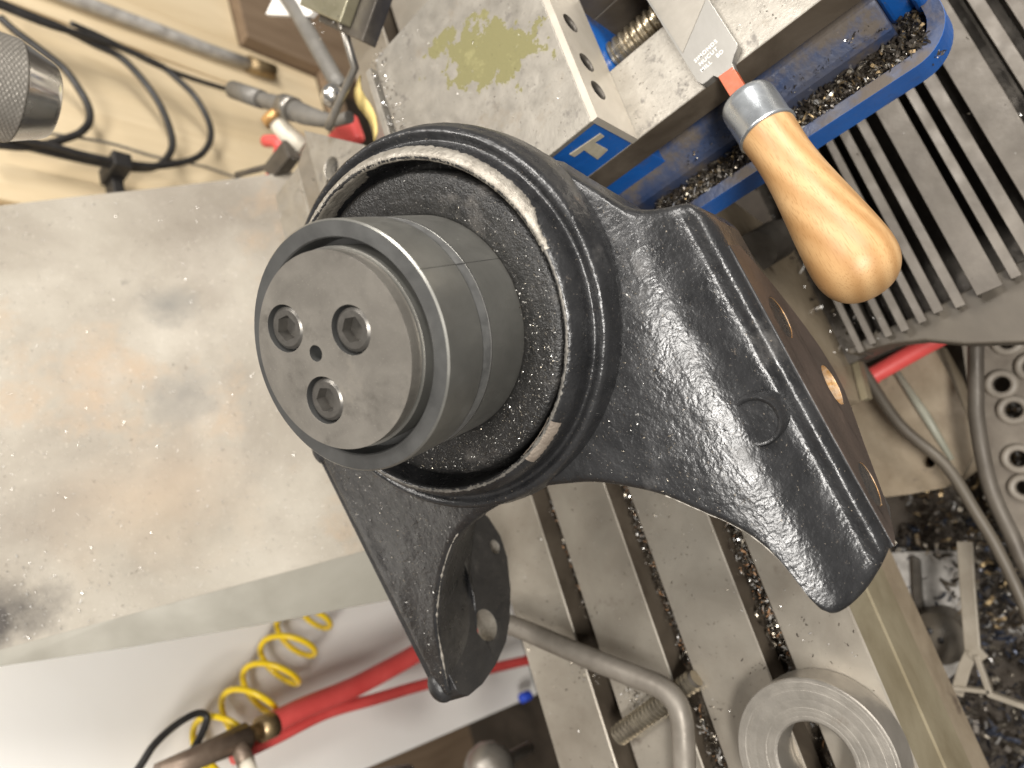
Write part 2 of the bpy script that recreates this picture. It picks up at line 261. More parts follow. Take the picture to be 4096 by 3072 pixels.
    def build(s, name, mats, parent=None, bevel=0, origin=None, seg=2, angle=35, recalc=True, sharp=None):
        me = bpy.data.meshes.new(name); o0 = Vector(origin or (0, 0, 0))
        me.from_pydata([tuple((Vector(v)-o0)*MM) for v in s.v], [], s.f)
        if not isinstance(mats, (list, tuple)): mats = [mats]
        for M in mats: me.materials.append(M)
        me.polygons.foreach_set('material_index', s.mi); me.polygons.foreach_set('use_smooth', s.sm)
        if recalc:
            bm = bmesh.new(); bm.from_mesh(me); bmesh.ops.recalc_face_normals(bm, faces=bm.faces); bm.to_mesh(me); bm.free()
        me.update()
        o = bpy.data.objects.new(name, me); COL.objects.link(o); o.location = o0*MM
        if parent: o.parent = parent; 
        if bevel:
            b = o.modifiers.new('bevel', 'BEVEL'); b.width = bevel*MM; b.segments = seg; b.limit_method = 'ANGLE'; b.angle_limit = math.radians(angle); b.harden_normals = False
        if sharp:
            try: me.set_sharp_from_angle(angle=math.radians(sharp))
            except Exception: pass
        return o
def thing(name, label, cat, loc=(0, 0, 0), group=None, matrix=None):
    e = bpy.data.objects.new(name, None); COL.objects.link(e); e.empty_display_size = 0.02
    if matrix is not None: e.matrix_world = matrix
    else: e.location = Vector(loc)*MM
    tag(e, label, cat, group); return e
def tag(o, label, cat, group=None):
    o['label'] = label; o['category'] = cat
    if group: o['group'] = group
    return o
def part(mb, name, mats, parent, **k):
    """part whose vertices are given in scene mm; parent has only a location"""
    o = mb.build(name, mats, None, **k); o.parent = parent; o.location = o.location - parent.location; return o
def stuff(o, label, cat):
    o['kind'] = 'stuff'; return tag(o, label, cat)
def catmull(pts, k=8):
    P = [Vector(p) for p in pts]; out = []
    for i in range(len(P)-1):
        a, b, c, d = P[max(i-1, 0)], P[i], P[i+1], P[min(i+2, len(P)-1)]
        for j in range(k):
            t = j/k; out.append(0.5*((2*b)+(c-a)*t+(2*a-5*b+4*c-d)*t*t+(3*b-a-3*c+d)*t*t*t))
    out.append(P[-1]); return out
def interp(tab, x):
    if x <= tab[0][0]: return tab[0][1]
    for i in range(len(tab)-1):
        if x <= tab[i+1][0]:
            a, b = tab[i], tab[i+1]; h = b[0]-a[0]; t = (x-a[0])/h
            p0 = tab[i-1] if i else a; p3 = tab[i+2] if i+2 < len(tab) else b
            m0 = (b[1]-p0[1])/(b[0]-p0[0]) if b[0] != p0[0] else 0; m1 = (p3[1]-a[1])/(p3[0]-a[0]) if p3[0] != a[0] else 0
            d = (b[1]-a[1])/h
            if d == 0: m0 = m1 = 0
            else:
                m0 = d*max(0, min(3, m0/d)); m1 = d*max(0, min(3, m1/d))
            return (2*t**3-3*t*t+1)*a[1]+(t**3-2*t*t+t)*h*m0+(-2*t**3+3*t*t)*b[1]+(t**3-t*t)*h*m1
    return tab[-1][1]
def circ(cx, cy, r, n=40, a0=0): return [(cx+r*math.cos(a0+2*PI*i/n), cy+r*math.sin(a0+2*PI*i/n)) for i in range(n)]
XY = lambda a, b, d: (a, b, d)
XZ = lambda a, b, d: (a, d, b)
YZ = lambda a, b, d: (d, a, b)

# ------------------------------------------------------------------ setting
mb = MB(); mb.box(-1800, 2200, -1200, 1600, -905, -900); fl = mb.build('floor', FLOORM); fl['kind'] = 'structure'
mb = MB(); mb.box(-1800, 2200, 1180, 1200, -900, 1200); o = mb.build('back_wall', WOODD); o['kind'] = 'structure'

# milling table with three tee slots
SL = [(-72.2, -56.2), (-8.7, 7.3), (54.8, 70.8)]
prof = [(-114.3, -1.0), (-113.3, 0)]
for a, b in SL:
    prof += [(a-0.8, 0), (a, -0.8), (a, -19), (a-7, -19), (a-7, -33), (b+7, -33), (b+7, -19), (b, -19), (b, -0.8), (b+0.8, 0)]
prof += [(119.2, 0), (120.2, -1.0), (120.2, -80), (-114.3, -80), (-114.3, -55), (-115.3, -54), (-115.3, -37), (-114.3, -35.4)]
table = thing('milling_table', 'grey iron machine table with three long slots under the black bracket', 'machine table', (100, 0, -80))
mb = MB(); X0, X1 = -420, 640
n = len(prof)
xs = [X0, X1]
mb.add([(x, a, b) for x in xs for a, b in prof], [])
for i in range(n):
    j = (i+1) % n; ya, za = prof[i]; yb, zb = prof[j]
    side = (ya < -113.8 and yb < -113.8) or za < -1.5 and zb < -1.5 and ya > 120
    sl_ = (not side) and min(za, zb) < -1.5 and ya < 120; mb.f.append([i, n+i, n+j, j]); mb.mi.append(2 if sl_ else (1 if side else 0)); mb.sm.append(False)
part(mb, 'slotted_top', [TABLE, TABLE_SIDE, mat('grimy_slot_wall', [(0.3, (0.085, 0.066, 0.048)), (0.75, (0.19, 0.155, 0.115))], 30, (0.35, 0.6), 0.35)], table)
mb = MB(); mb.box(-300, 560, -100, 105, -160, -81); part(mb, 'saddle_body', TANP, table)

# ------------------------------------------------------------------ vise
vise = thing('machine_vise', 'blue and bare steel milling vise bolted to the table beside the black bracket', 'vise', (302, -140, 0))
def base_outline(x0, x1, y0, y1, r, n=10):
    out = []
    for cx, cy, a in ((x1-r, y1-r, 0), (x0+r, y1-r, 90), (x0+r, y0+r, 180), (x1-r, y0+r, 270)):
        for i in range(n+1):
            t = math.radians(a+90*i/n); out.append((cx+r*math.cos(t), cy+r*math.sin(t)))
    return out
outer = base_outline(197.6, 406.4, -284, 20, 22); inner = base_outline(204.5, 399.5, -276, 13, 16)
mb = MB(); mb.prism(outer, XY, 0.3, 20, holes=[inner]); rm = part(mb, 'base_rim', [BLUE, BLUE_GRIME], vise, bevel=1.8, seg=3)
for p in rm.data.polygons:
    if p.normal.z > 0.5: p.material_index = 1
mb = MB(); mb.prism(base_outline(203, 401, -278, 14, 17), XY, 0.6, 8.5); part(mb, 'base_floor', BLUE_GRIME, vise)
mb = MB()
for side in (-1, 1):
    P0 = [(217.5, 8), (218.5, 28), (220.5, 31), (231, 40), (237, 40), (237, 8)]
    pp = [(a if side < 0 else 604-a, b) for a, b in P0]
    mb.prism(pp, XZ, -262, 8)
part(mb, 'base_ledge', BLUE_GRIME, vise, bevel=1.5)
mb = MB(); mb.box(229, 375, -277, -262, 8, 44); mb.box(224, 380, -281, -274, 8, 30); part(mb, 'front_boss', BLUE, vise, bevel=3, seg=3)
# bed: two ways with the screw channel between
mb = MB()
mb.box(227, 275, -300, 0, 53, 75); mb.box(329, 377, -300, 0, 53, 75); mb.box(236, 275, -262, 0, 10, 53); mb.box(329, 368, -262, 0, 10, 53)
for i in range(12): 
    pass
bed = part(mb, 'bed', [VISE, BED_SIDE], vise, bevel=0.8)
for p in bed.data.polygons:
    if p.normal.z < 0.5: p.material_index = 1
mb = MB(); mb.box(275, 329, -262, 0, 9, 22); part(mb, 'screw_channel', BED_SIDE, vise)
# screw
mb = MB(); prof = []
y = -250.0; k = 0
while y < -30:
    prof += [(10.3, y), (10.3, y+1.5), (8.4, y+2.4), (8.4, y+3.6)]; y += 4.6
mb.lathe([(0, -250.2)]+prof+[(0, -29)], (Vector((302, 0, 46)), Vector((1, 0, 0)), Vector((0, 0, -1)), Vector((0, 1, 0))), 32)
part(mb, 'lead_screw', mat('oily_screw_thread', [(0.3, (0.30, 0.25, 0.17)), (0.75, (0.48, 0.42, 0.32))], 60, (0.2, 0.35), 0.85), vise, sharp=30)
# fixed jaw
mb = MB(); mb.box(227.6, 376.4, -132.5, -7, 24, 111.5); fj = part(mb, 'fixed_jaw_body', [BLUE, VISE], vise, bevel=0.6)
mb = MB(); mb.box(227, 377, -132.8, -6, 111.5, 115); part(mb, 'fixed_jaw_top', VISE_TOP, vise, bevel=0.6)
jaw_holes = [circ(x, 101, 6.0, 28) for x in (250, 269, 297, 325)]
mb = MB(); mb.prism([(226.6, 75.3), (377.4, 75.3), (377.4, 115.4), (226.6, 115.4)], XZ, -137, -133, holes=jaw_holes, mi_hole=1)
part(mb, 'jaw_plate', [mat('pale_ground_jaw', [(0.3, (0.42, 0.38, 0.315)), (0.7, (0.53, 0.485, 0.415))], 30, (0.35, 0.5), 0.3, 0.05, 500, spots=[((0.27, 0.22, 0.165), 60, 0.62, 0.12, 0.5, 0.3)]), DARKSTEEL], vise)
for i, x in enumerate((250, 269, 297, 325)):
    mb = MB(); mb.lathe([(0, -132.4), (5.2, -132.4), (5.2, -133.2), (3.4, -133.3), (0, -133.3)], (Vector((x, 0, 101)), Vector((1, 0, 0)), Vector((0, 0, 1)), Vector((0, 1, 0))), 24); part(mb, 'jaw_screw', RUBBER_AND_SHADE, vise)  # screws and hole walls blacked, depth shade put into their colour
# cast letter T on the side of the fixed jaw
mb = MB(); tpoly = [(-129, 101.5), (-109, 104.2), (-109, 99.5), (-115.5, 99.0), (-113.8, 83.4), (-122.2, 84.6), (-122.6, 98.0), (-128.6, 97)]
mb.prism(tpoly, YZ, 226.9, 228.2); part(mb, 'letter', CREAM, vise, bevel=0.3)
# rear strips of the jaw
mb = MB(); mb.box(229, 376, -5.4, -2.6, 70, 112.5); part(mb, 'rear_shim', VISE, vise, bevel=0.4)
mb = MB(); mb.box(229, 376, 0.8, 6, 70, 114.6); part(mb, 'rear_plate', VISE, vise, bevel=0.6)
mb = MB(); mb.box(240, 366, -2.2, 0.6, 70, 106); part(mb, 'rear_packing', RUBBER_AND_SHADE, vise)

# ------------------------------------------------------------------ the black bracket
AX_U = Vector((-0.95480362, 0.01513606, -0.29685172)); AX_V = Vector((0, -0.9987026, -0.05092246)); AX_W = Vector((-0.29723735, -0.04862095, 0.95356487))
CEN = Vector((134.29, -58.46, 205.61))
BM = Matrix(((AX_U.x, AX_V.x, AX_W.x, CEN.x*MM), (AX_U.y, AX_V.y, AX_W.y, CEN.y*MM), (AX_U.z, AX_V.z, AX_W.z, CEN.z*MM), (0, 0, 0, 1)))
bracket = thing('cast_bracket', 'glossy black cast iron bracket with a big bored hub and two bolting flanges', 'bracket', matrix=BM)
def lpart(mb, name, mats, parent, **k):
    o = mb.build(name, mats, None, **k); o.parent = parent; return o
PV = [(-131, -40), (-130, -37.2), (-127, -35.6), (-118, -34.5), (-100, -31.5), (-70, -26), (-40, -20), (0, -16), (40, -18.4), (60, -20.2), (75, -22.3), (86, -24.6), (93, -26.8), (98, -29.0),
      (101.5, -31.3), (104.5, -34), (108, -37.6), (111.5, -41), (113.8, -42.6), (115.4, -43.3), (117.2, -43.3), (119, -42.9), (120.4, -42.8), (121.6, -43.4), (122.8, -44.9), (123.8, -47.2), (124.6, -50)]
PV0 = [(-131, -40), (70, -21.6), (95, -25.5), (108, -28.5), (114, -31.5), (118.5, -36), (121.8, -41.5), (123.8, -46.5), (124.6, -51)]
BV = [(-130, -112), (-118, -104), (-108, -88), (-92, -64), (-60, -40), (0, -27), (60, -40), (90, -52), (105, -62), (116, -72), (125, -76)]
UR = [(-131, 174), (-124, 174.5), (-122, 172), (-113.8, 154), (-104, 135), (-91.6, 121), (-78, 108.7), (-58.5, 96), (-40, 90), (-20, 87.5), (-2, 87), (8, 88), (20, 91), (34, 96),
      (50, 105.5), (60, 113.5), (70.5, 125), (79.5, 135.5), (86, 147), (89.8, 160), (92, 174), (94, 180), (98, 182.5), (104, 182), (110, 180), (116, 176), (122, 170.5), (126, 167)]
ULn = [(80, -36), (87, -23), (93, -12.5), (99, -1.5), (104, 3.5), (110, 6.5), (116, 8.5), (120, 11), (124, 19), (126, 30)]
WB = [(88, -130), (97, -126), (109, -113), (121, -99), (135, -86), (154, -74), (175, -50)]
def u_left(v):
    a = abs(v)
    if v < 0: a = min(a, 121)
    if a < 78: return -math.sqrt(86.5**2 - a*a)
    return interp(ULn, a)
vs = [-131, -130.5, -130, -129, -127.5, -126, -124.5, -123, -122] + [-121+1.5*i for i in range(144)] + [95+0.6*i for i in range(1, 49)] + [124.1, 124.35, 124.6]
vs = sorted(set(round(v, 2) for v in vs if v <= 124.61))
ss = [0, 0.5, 1.2, 2.2, 3.6, 5.5]
NU = 64
mb = MB(); nv = len(vs); rows = []
for v in vs:
    a, b = u_left(v), interp(UR, v); us = [a+s for s in ss] + [a+5.5+(b-a-11)*i/NU for i in range(1, NU)] + [b-s for s in reversed(ss)]
    rows.append(us)
nu = len(rows[0]); r = 4.5
def sstep(x, a, b):
    t = max(0, min(1, (x-a)/(b-a))); return t*t*(3-2*t)
for v, us in zip(vs, rows):
    p = interp(PV, v)
    pf_ = p
    for i, u in enumerate(us):
        p = pf_
        e = min(u-us[0], us[-1]-u); w = p - 14*sstep(-u, -45, 45)*(1-sstep(abs(v), 60, 115))
        # front cove fades out towards the hub end of the flange
        if e < r: w -= r - math.sqrt(max(0, r*r-(r-e)**2))
        q = Vector((u, v, 0))
        w += 0.55*noise.noise(q/21) + 0.22*noise.noise(q/6.5) + 0.1*noise.noise(q/2.6)
        mb.v.append((u, v, w))
for v, us in zip(vs, rows):
    p = interp(BV, v)
    for i, u in enumerate(us):
        t = (u-us[0])/(us[-1]-us[0]); k = 6*sstep(abs(v), 70, 118)
        q = Vector((u - (k if t > 0.5 else -k)*abs(2*t-1), v, p))
        if v < -35 and t > 0.5:      # rear arm: the side wall sweeps back as a fillet onto the flange
            f = sstep(-v, 40, 78)*(2*t-1); q = q.lerp(Vector((us[-1]-2, -119, interp(WB, us[-1]))), f)
        mb.v.append(tuple(q))
NTOP = nv*nu
for j in range(nv-1):
    for i in range(nu-1):
        c = (rows[j][i]+rows[j][i+1])/2; d = (vs[j]+vs[j+1])/2
        if math.hypot(c, d) < 79.5: continue
        q = [j*nu+i, j*nu+i+1, (j+1)*nu+i+1, (j+1)*nu+i]
        mb.f.append(q); mb.mi.append(0); mb.sm.append(True)
        mb.f.append([x+NTOP for x in q][::-1]); mb.mi.append(0); mb.sm.append(True)
# side walls between the top skin and the underside, in three rings for a rounded fillet
def wall(idx):
    ring = [idx]; nr = 6
    for k in range(1, nr):
        t = k/nr; base = len(mb.v)
        for a in idx:
            A = Vector(mb.v[a]); B = Vector(mb.v[a+NTOP]); q = A.lerp(B, t); out = 1.0*math.sin(PI*t)
            mb.v.append((q.x, q.y, q.z))
        ring.append([base+x for x in range(len(idx))])
    ring.append([a+NTOP for a in idx])
    for k in range(nr):
        for x in range(len(idx)-1):
            mb.f.append([ring[k][x], ring[k+1][x], ring[k+1][x+1], ring[k][x+1]]); mb.mi.append(0); mb.sm.append(True)
wall([j*nu+nu-1 for j in range(nv)]); wall([j*nu for j in range(nv)][::-1]); wall([i for i in range(nu)]); wall([(nv-1)*nu+i for i in range(nu)][::-1])
lpart(mb, 'saddle_web', BLACK, bracket, sharp=50)
# paint chipped to bright metal along the crest of the rear arm and the arch
def worn(v0, v1, nseg, rmax, seed):
    pts = []; rad = []
    for i in range(nseg+1):
        v = v0+(v1-v0)*i/nseg; u = interp(UR, v)-1.25; w = interp(PV, v)-0.95
        pts.append((u+0.25*noise.noise(Vector((v/3, seed, 0))), v, w)); rad.append(max(0.05, rmax*(0.35+0.9*noise.noise(Vector((v/2.2, seed, 3)))+0.5*noise.noise(Vector((v/9, seed, 5))))))
    m_ = MB(); m_.tube(pts, rad, 8); return lpart(m_, 'worn_edge', CHIPPED, bracket)
CHIPPED = mat('chipped_edge_metal', [(0.3, (0.22, 0.2, 0.17)), (0.7, (0.46, 0.43, 0.38))], 300, (0.35, 0.55), 0.5)
worn(-121, -52, 160, 0.85, 1.0); worn(60, 92, 90, 0.45, 7.0)
# hub drum
HP = [(73, -26), (73, -1.3), (73.3, -0.4), (74, 0), (75.4, -0.4), (77.2, -2.4), (78.8, -5.2), (79.6, -8.8), (80.3, -12.0), (81.4, -12.8), (82.6, -12.0), (83.7, -10.9), (85.0, -10.5), (86.3, -11.3), (87.2, -13.2), (87.9, -16.4),
      (88.6, -18.8), (89.1, -20.5), (89.2, -24), (88.6, -34), (86, -44), (73, -44)]
mb = MB()
def rough_lathe(mb, prof, n, amp, mi=0, closed=False, sub=1):
    P2 = []
    for k in range(len(prof)-1):
        a, b = prof[k], prof[k+1]; d = math.hypot(a[0]-b[0], a[1]-b[1]); q = max(1, int(d/1.2)) if sub else 1
        for i in range(q): P2.append((a[0]+(b[0]-a[0])*i/q, a[1]+(b[1]-a[1])*i/q))
    P2.append(prof[-1]); b0 = len(mb.v)
    for k, (r_, h) in enumerate(P2):
        for i in range(n):
            a = 2*PI*i/n; q = Vector((r_*math.cos(a), r_*math.sin(a), h)); d = amp*(noise.noise(q/5)+0.6*noise.noise(q/1.9))
            mb.v.append(((r_+d*0.5)*math.cos(a), (r_+d*0.5)*math.sin(a), h+d))
    K = len(P2)
    for k in range(K if closed else K-1):
        k2 = (k+1) % K
        for i in range(n):
            j = (i+1) % n; mb.f.append([b0+k*n+i, b0+k*n+j, b0+k2*n+j, b0+k2*n+i]); mb.mi.append(mi); mb.sm.append(True)
rough_lathe(mb, HP, 300, 0.16, closed=True)
hub = lpart(mb, 'hub_drum', BLACK, bracket)
# worn bare metal on the bore edge: ragged bands lying on the drum profile
LP = [(73, -16), (73, -1.3), (73.3, -0.4), (74, 0), (75.4, -0.4), (77.2, -2.4), (78.8, -5.2), (79.6, -8.8)]
LEN = [0]
for k in range(len(LP)-1): LEN.append(LEN[-1]+math.hypot(LP[k+1][0]-LP[k][0], LP[k+1][1]-LP[k][1]))
def lip(s):
    s = max(0, min(LEN[-1], s))
    for k in range(len(LP)-1):
        if s <= LEN[k+1]:
            t = (s-LEN[k])/(LEN[k+1]-LEN[k]); return (LP[k][0]+(LP[k+1][0]-LP[k][0])*t, LP[k][1]+(LP[k+1][1]-LP[k][1])*t)
def lip_band(name, a0, a1, s0f, s1f, M):
    mb = MB(); nn = int((a1-a0)/0.55); rows_ = []
    for i in range(nn+1):
        a = math.radians(a0+(a1-a0)*i/nn); t = i/nn; s0, s1 = s0f(t, a), s1f(t, a); s1 = max(s1, s0+0.15)
        for k in range(11):
            r_, h = lip(s0+(s1-s0)*k/10); g = 0.3+0.15*noise.noise(Vector((a*40, k*1.3, 2)))
            if k in (0, 10): g = 0.0
            sg = g if s0+(s1-s0)*k/10 > top-1 else -g; mb.v.append(((r_+sg)*math.cos(a), (r_+sg)*math.sin(a), h+0.6*g))
    for i in range(nn):
        for k in range(10): mb.f.append([i*11+k, (i+1)*11+k, (i+1)*11+k+1, i*11+k+1]); mb.mi.append(0); mb.sm.append(True)
    return lpart(mb, name, M, bracket)
def jag(a, s, amp, f=60): return amp*(noise.noise(Vector((a*f, s, 0)))+0.7*noise.noise(Vector((a*f*2.7, s, 4))))
top = LEN[3]  # bore edge crest
# angles: 0 = +u (image down-right), 90 = +v (front).  -X side (image top) is 180.
lip_band('bare_metal_edge', 88, 262, lambda t, a: top-3.4+jag(a, 1, 2.0, 12)+jag(a, 9, 1.3, 45)-(9*sstep(t, 0.46, 0.5)*(1-sstep(t, 0.78, 0.86)) if t < 0.9 else 0),
         lambda t, a: top+2.6+jag(a, 5, 1.4, 30)+4.6*sstep(t, 0.02, 0.1)*(1-sstep(t, 0.42, 0.62)), BARE)
lip_band('worn_lip_line', -98, 90, lambda t, a: top-1.0+jag(a, 2, 0.5, 50), lambda t, a: top+0.9+jag(a, 3, 0.8, 50), mat('worn_grey_lip', [(0.3, (0.08, 0.075, 0.068)), (0.75, (0.24, 0.225, 0.2))], 260, (0.35, 0.6), 0.4, [(700, 0.3)]))
TAPE = mat('grey_brown_putty', [(0.3, (0.19, 0.155, 0.125)), (0.75, (0.29, 0.245, 0.2))], 120, (0.5, 0.7), 0.2, [(600, 0.5)])
lip_band('scraped_patch', 16, 33, lambda t, a: top-5+jag(a, 7, 0.8, 60), lambda t, a: top+6+jag(a, 8, 0.9, 60), TAPE)
# recessed speckled seal face round the sleeve
mb = MB(); rough_lathe(mb, [(48, -12), (50.5, -8.8), (56, -7.4), (63, -7.2), (67.2, -7.8), (68.8, -9), (69.4, -13), (69.6, -24), (73.5, -25)], 240, 0.22)
lpart(mb, 'recess_face', SEAL, bracket)
mb = MB(); mb.lathe([(40, -26), (74, -26), (74, -44), (40, -44)], n=96, closed=True); lpart(mb, 'hub_back', BLACKS, bracket)
# flanges
fo = [(33, -48), (34, -63), (42, -71), (54, -81.5), (66.6, -91), (78, -98.5), (90.4, -105), (103, -108), (114, -106.5), (125, -99), (136, -89.5), (146, -82), (156, -74.5), (164, -65), (169, -57), (170, -49), (120, -47.5), (80, -47.5)]
def smooth_poly(P, k=4):
    out = []; n = len(P)
    for i in range(n):
        a, b, c, d = [Vector((*P[(i+q) % n], 0)) for q in (-1, 0, 1, 2)]
        for j in range(k):
            t = j/k; q = 0.5*((2*b)+(c-a)*t+(2*a-5*b+4*c-d)*t*t+(3*b-a-3*c+d)*t*t*t); out.append((q.x, q.y))
    return out
UWV = lambda a, b, d: (a, d, b)
fl_holes = [circ(69, -66, 9.6, 40), circ(107, -90.5, 9.6, 40), circ(147, -63, 9.6, 40)]
mb = MB(); mb.prism(smooth_poly(fo[1:15]) if False else fo, UWV, 112, 125.1, holes=fl_holes, mi=0, mi_hole=2, mi_top=1)
ff = lpart(mb, 'front_flange', [BLACKS, RUSTY, ORANGE], bracket, bevel=2.0, seg=3)
ro = [(13, -39), (12, -48), (22, -60), (34, -75), (50, -96), (68, -113), (87, -126), (104, -133), (118, -135), (132, -131), (150, -119), (164, -105), (173, -92), (178.5, -75), (181, -58), (180, -44), (176, -39), (172, -37.5)]
rear_holes = [circ(60, -66, 9.8, 36), circ(100, -98, 9.8, 36), circ(156.5, -83, 9.5, 36), circ(121.5, -124.5, 4.6, 24)]
mb = MB(); mb.prism(ro, UWV, -134.5, -118, holes=rear_holes, mi=0, mi_hole=1)
lpart(mb, 'rear_flange', [BLACKS, BARE], bracket, bevel=2.2, seg=3)
for cu, cw, rr in ((169, -41, 8.5), (19, -42, 7.5)):
    mb = MB(); mb.lathe([(rr*math.sin(PI*k/14), -rr*math.cos(PI*k/14)) for k in range(15)], (Vector((cu, -131, cw)), Vector((1.15, 0, 0)), Vector((0, 0.85, 0)), Vector((0, 0, 0.9))), 28); lpart(mb, 'flange_lug', BLACKS, bracket)
# round casting pad in the front cove
mb = MB(); mb.lathe([(0, -32.0), (8.4, -32.0), (8.9, -31.1), (9.9, -30.9), (10.7, -32.0), (11.8, -56), (0, -56)], (Vector((100.2, 105.2, 0)), Vector((1, 0, 0)), Vector((0, 1, 0)), Vector((0, 0.0, 1))), 48)
lpart(mb, 'casting_pad', BLACK, bracket, sharp=60)

# ------------------------------------------------------------------ the plug in the bore
plug = thing('bearing_plug', 'dark steel stepped plug with a round screwed cap sitting in the bracket bore', 'plug', matrix=BM)
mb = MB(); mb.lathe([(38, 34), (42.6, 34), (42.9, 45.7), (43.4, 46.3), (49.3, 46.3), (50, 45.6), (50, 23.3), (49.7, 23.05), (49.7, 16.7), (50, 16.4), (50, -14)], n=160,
                    mis=[2, 2, 2, 2, 0, 0, 0, 1, 0, 0]); lpart(mb, 'sleeve', [OXIDE, OXIDE_BAND, OXIDE_SHADE], plug, sharp=28)
mb = MB(); mb.box(49.9, 50.04, -0.11, 0.11, -10, 46); o = lpart(mb, 'scribed_line', RUBBER_AND_SHADE, plug); o.rotation_euler = (0, 0, math.radians(98.5))
for h in (23.2, 16.5):
    mb = MB(); mb.lathe([(49.8, h-0.14), (50.03, h-0.14), (50.03, h+0.14), (49.8, h+0.14)], n=160, closed=True); lpart(mb, 'groove_line', RUBBER_AND_SHADE, plug)
mb = MB(); mb.prism(circ(0, 0, 39.75, 144), XY, 20, 46.6, holes=[circ(-3.0, -7.3, 3.2, 28)], smooth=True); lpart(mb, 'stub', [OXIDE], plug, bevel=0.4, sharp=28)
mb = MB(); mb.lathe([(0, 30), (3.19, 30), (3.19, 46.4)], (Vector((-3.0, -7.3, 0)), Vector((1, 0, 0)), Vector((0, 1, 0)), Vector((0, 0, 1))), 28); lpart(mb, 'vent_hole', RUBBER_AND_SHADE, plug)  # black cup, the shade inside the hole given as colour
scr = [(-18.5, -16.1), (-2.2, 14.1), (14.3, -14.5)]
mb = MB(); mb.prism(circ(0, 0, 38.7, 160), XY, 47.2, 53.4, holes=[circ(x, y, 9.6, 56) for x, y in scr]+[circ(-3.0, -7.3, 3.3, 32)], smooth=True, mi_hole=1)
cap = lpart(mb, 'cap_disc', [CAPM, OXIDE_SHADE], plug, bevel=0.35, sharp=30)  # hole walls in the darker oxide, shade painted into the counterbores
def socket_screw(x, y, rot, k):
    mb = MB(); T = 52.5; fr = (Vector((x, y, 0)), Vector((1, 0, 0)), Vector((0, 1, 0)), Vector((0, 0, 1)))
    hx = [(5.35*math.cos(rot+i*PI/3), 5.35*math.sin(rot+i*PI/3)) for i in range(6)]
    oc = circ(0, 0, 6.2, 48)
    # flat annulus with hexagon
    mb.prism([(x+a, y+b) for a, b in oc], XY, T-5.2, T, holes=[[(x+a, y+b) for a, b in hx]])
    mb.lathe([(6.2, T), (7.3, T), (7.5, T-0.15), (8.5, T-0.9), (8.6, T-1.3), (8.6, 47.0)], fr, 56)
    mb.lathe([(0, T-5.0), (5.2, T-5.0)], fr, 24)
    s = lpart(mb, 'socket_screw', SCREW, plug, sharp=25); return s
for k, ((x, y), rt) in enumerate(zip(scr, (0.35, 0.15, 0.05))): socket_screw(x, y, rt, k)
mb = MB(); mb.lathe([(34, -14), (34, -110), (0, -110)], n=64); lpart(mb, 'shank', OXIDE, plug)
# block carrying the shank on the table (under the web)
sup = thing('support_block', 'dark steel block on the table under the black bracket hub', 'block', (160, -55, 0))
mb = MB(); mb.hexa([(132, -92, 0.5), (194, -92, 0.5), (194, -22, 0.5), (132, -22, 0.5), (132, -92, 97), (186, -92, 114), (186, -22, 114), (132, -22, 97)]); part(mb, 'body', DARKSTEEL, sup, bevel=1)

# ------------------------------------------------------------------ file with wooden handle
filet = thing('hand_file', 'flat steel file with red tang and turned wooden handle lying across the vise', 'file', (210, -192, 78))
FZ0, FZ1 = 75.3, 80.3
def fy(x): return -192.0 + (x-229)*(0.058)     # blade centre line drifts slightly with x
bl = [(232.6, -204.6), (430, -187.5), (430, -160.5), (229.4, -179.6), (226.4, -181.2), (226.2, -184.2), (226.6, -187.8), (224.0, -189.4), (222, -198.2), (226.0, -198.4), (228.6, -200.6), (231.0, -203.6)]
mb = MB(); mb.prism(bl, XY, FZ0, FZ1); part(mb, 'blade', FILEM, filet, bevel=0.35)
mb = MB(); mb.prism([(249, -179.0), (266, -200.6), (430, -186.7), (430, -161.6)], XY, FZ1+0.02, FZ1+0.35); part(mb, 'cut_teeth', FILECUT, filet)
mb = MB(); mb.hexa([(205, -199.5, 75.8), (224.2, -198.0, 75.5), (224.6, -189.6, 75.5), (205, -191.0, 75.8), (205, -199.5, 79.6), (224.2, -198.0, 80.36), (224.6, -189.6, 80.36), (205, -191.0, 79.6)])
part(mb, 'tang', REDLAC, filet, bevel=0.3)
HA = Vector((206.5, -196.1, 78.2)); HB = Vector((88, -209.5, 79.5)); hz = (HB-HA).normalized(); hx_ = hz.cross(Vector((0, 0, 1))).normalized(); hy_ = hz.cross(hx_)
FR = (HA, hx_, hy_, hz)
mb = MB(); mb.lathe([(0, 0.8), (5, 0.5), (10, 0.4), (12.4, 1.2), (13.4, 3.0), (13.7, 5), (13.8, 21), (14.4, 22.2), (14.4, 23.4), (13.6, 23.8), (12.8, 23.8)], FR, 72); part(mb, 'ferrule', ZINC, filet)
hp = [(13.0, 20), (13.4, 24), (13.3, 27), (13.0, 34), (13.0, 42), (13.6, 52), (14.8, 63), (16.3, 75), (17.7, 87), (18.5, 96), (18.6, 101), (18.1, 106), (16.6, 110.5), (13.8, 114.6), (9.8, 117.6), (5, 119.2), (0, 119.7)]
hh = catmull([(a, b, 0) for a, b in hp], 4)
hm = MB(); hm.lathe([(max(0, q.x), q.y) for q in hh], (Vector((0, 0, 0)), Vector((0, 1, 0)), Vector((0, 0, 1)), Vector((1, 0, 0))), 72)
ho = hm.build('handle', HANDLE); ho.matrix_world = Matrix(((hz.x, hx_.x, hy_.x, HA.x*MM), (hz.y, hx_.y, hy_.y, HA.y*MM), (hz.z, hx_.z, hy_.z, HA.z*MM), (0, 0, 0, 1)))
ho.parent = filet; ho.matrix_parent_inverse = Matrix.Translation(-filet.location)
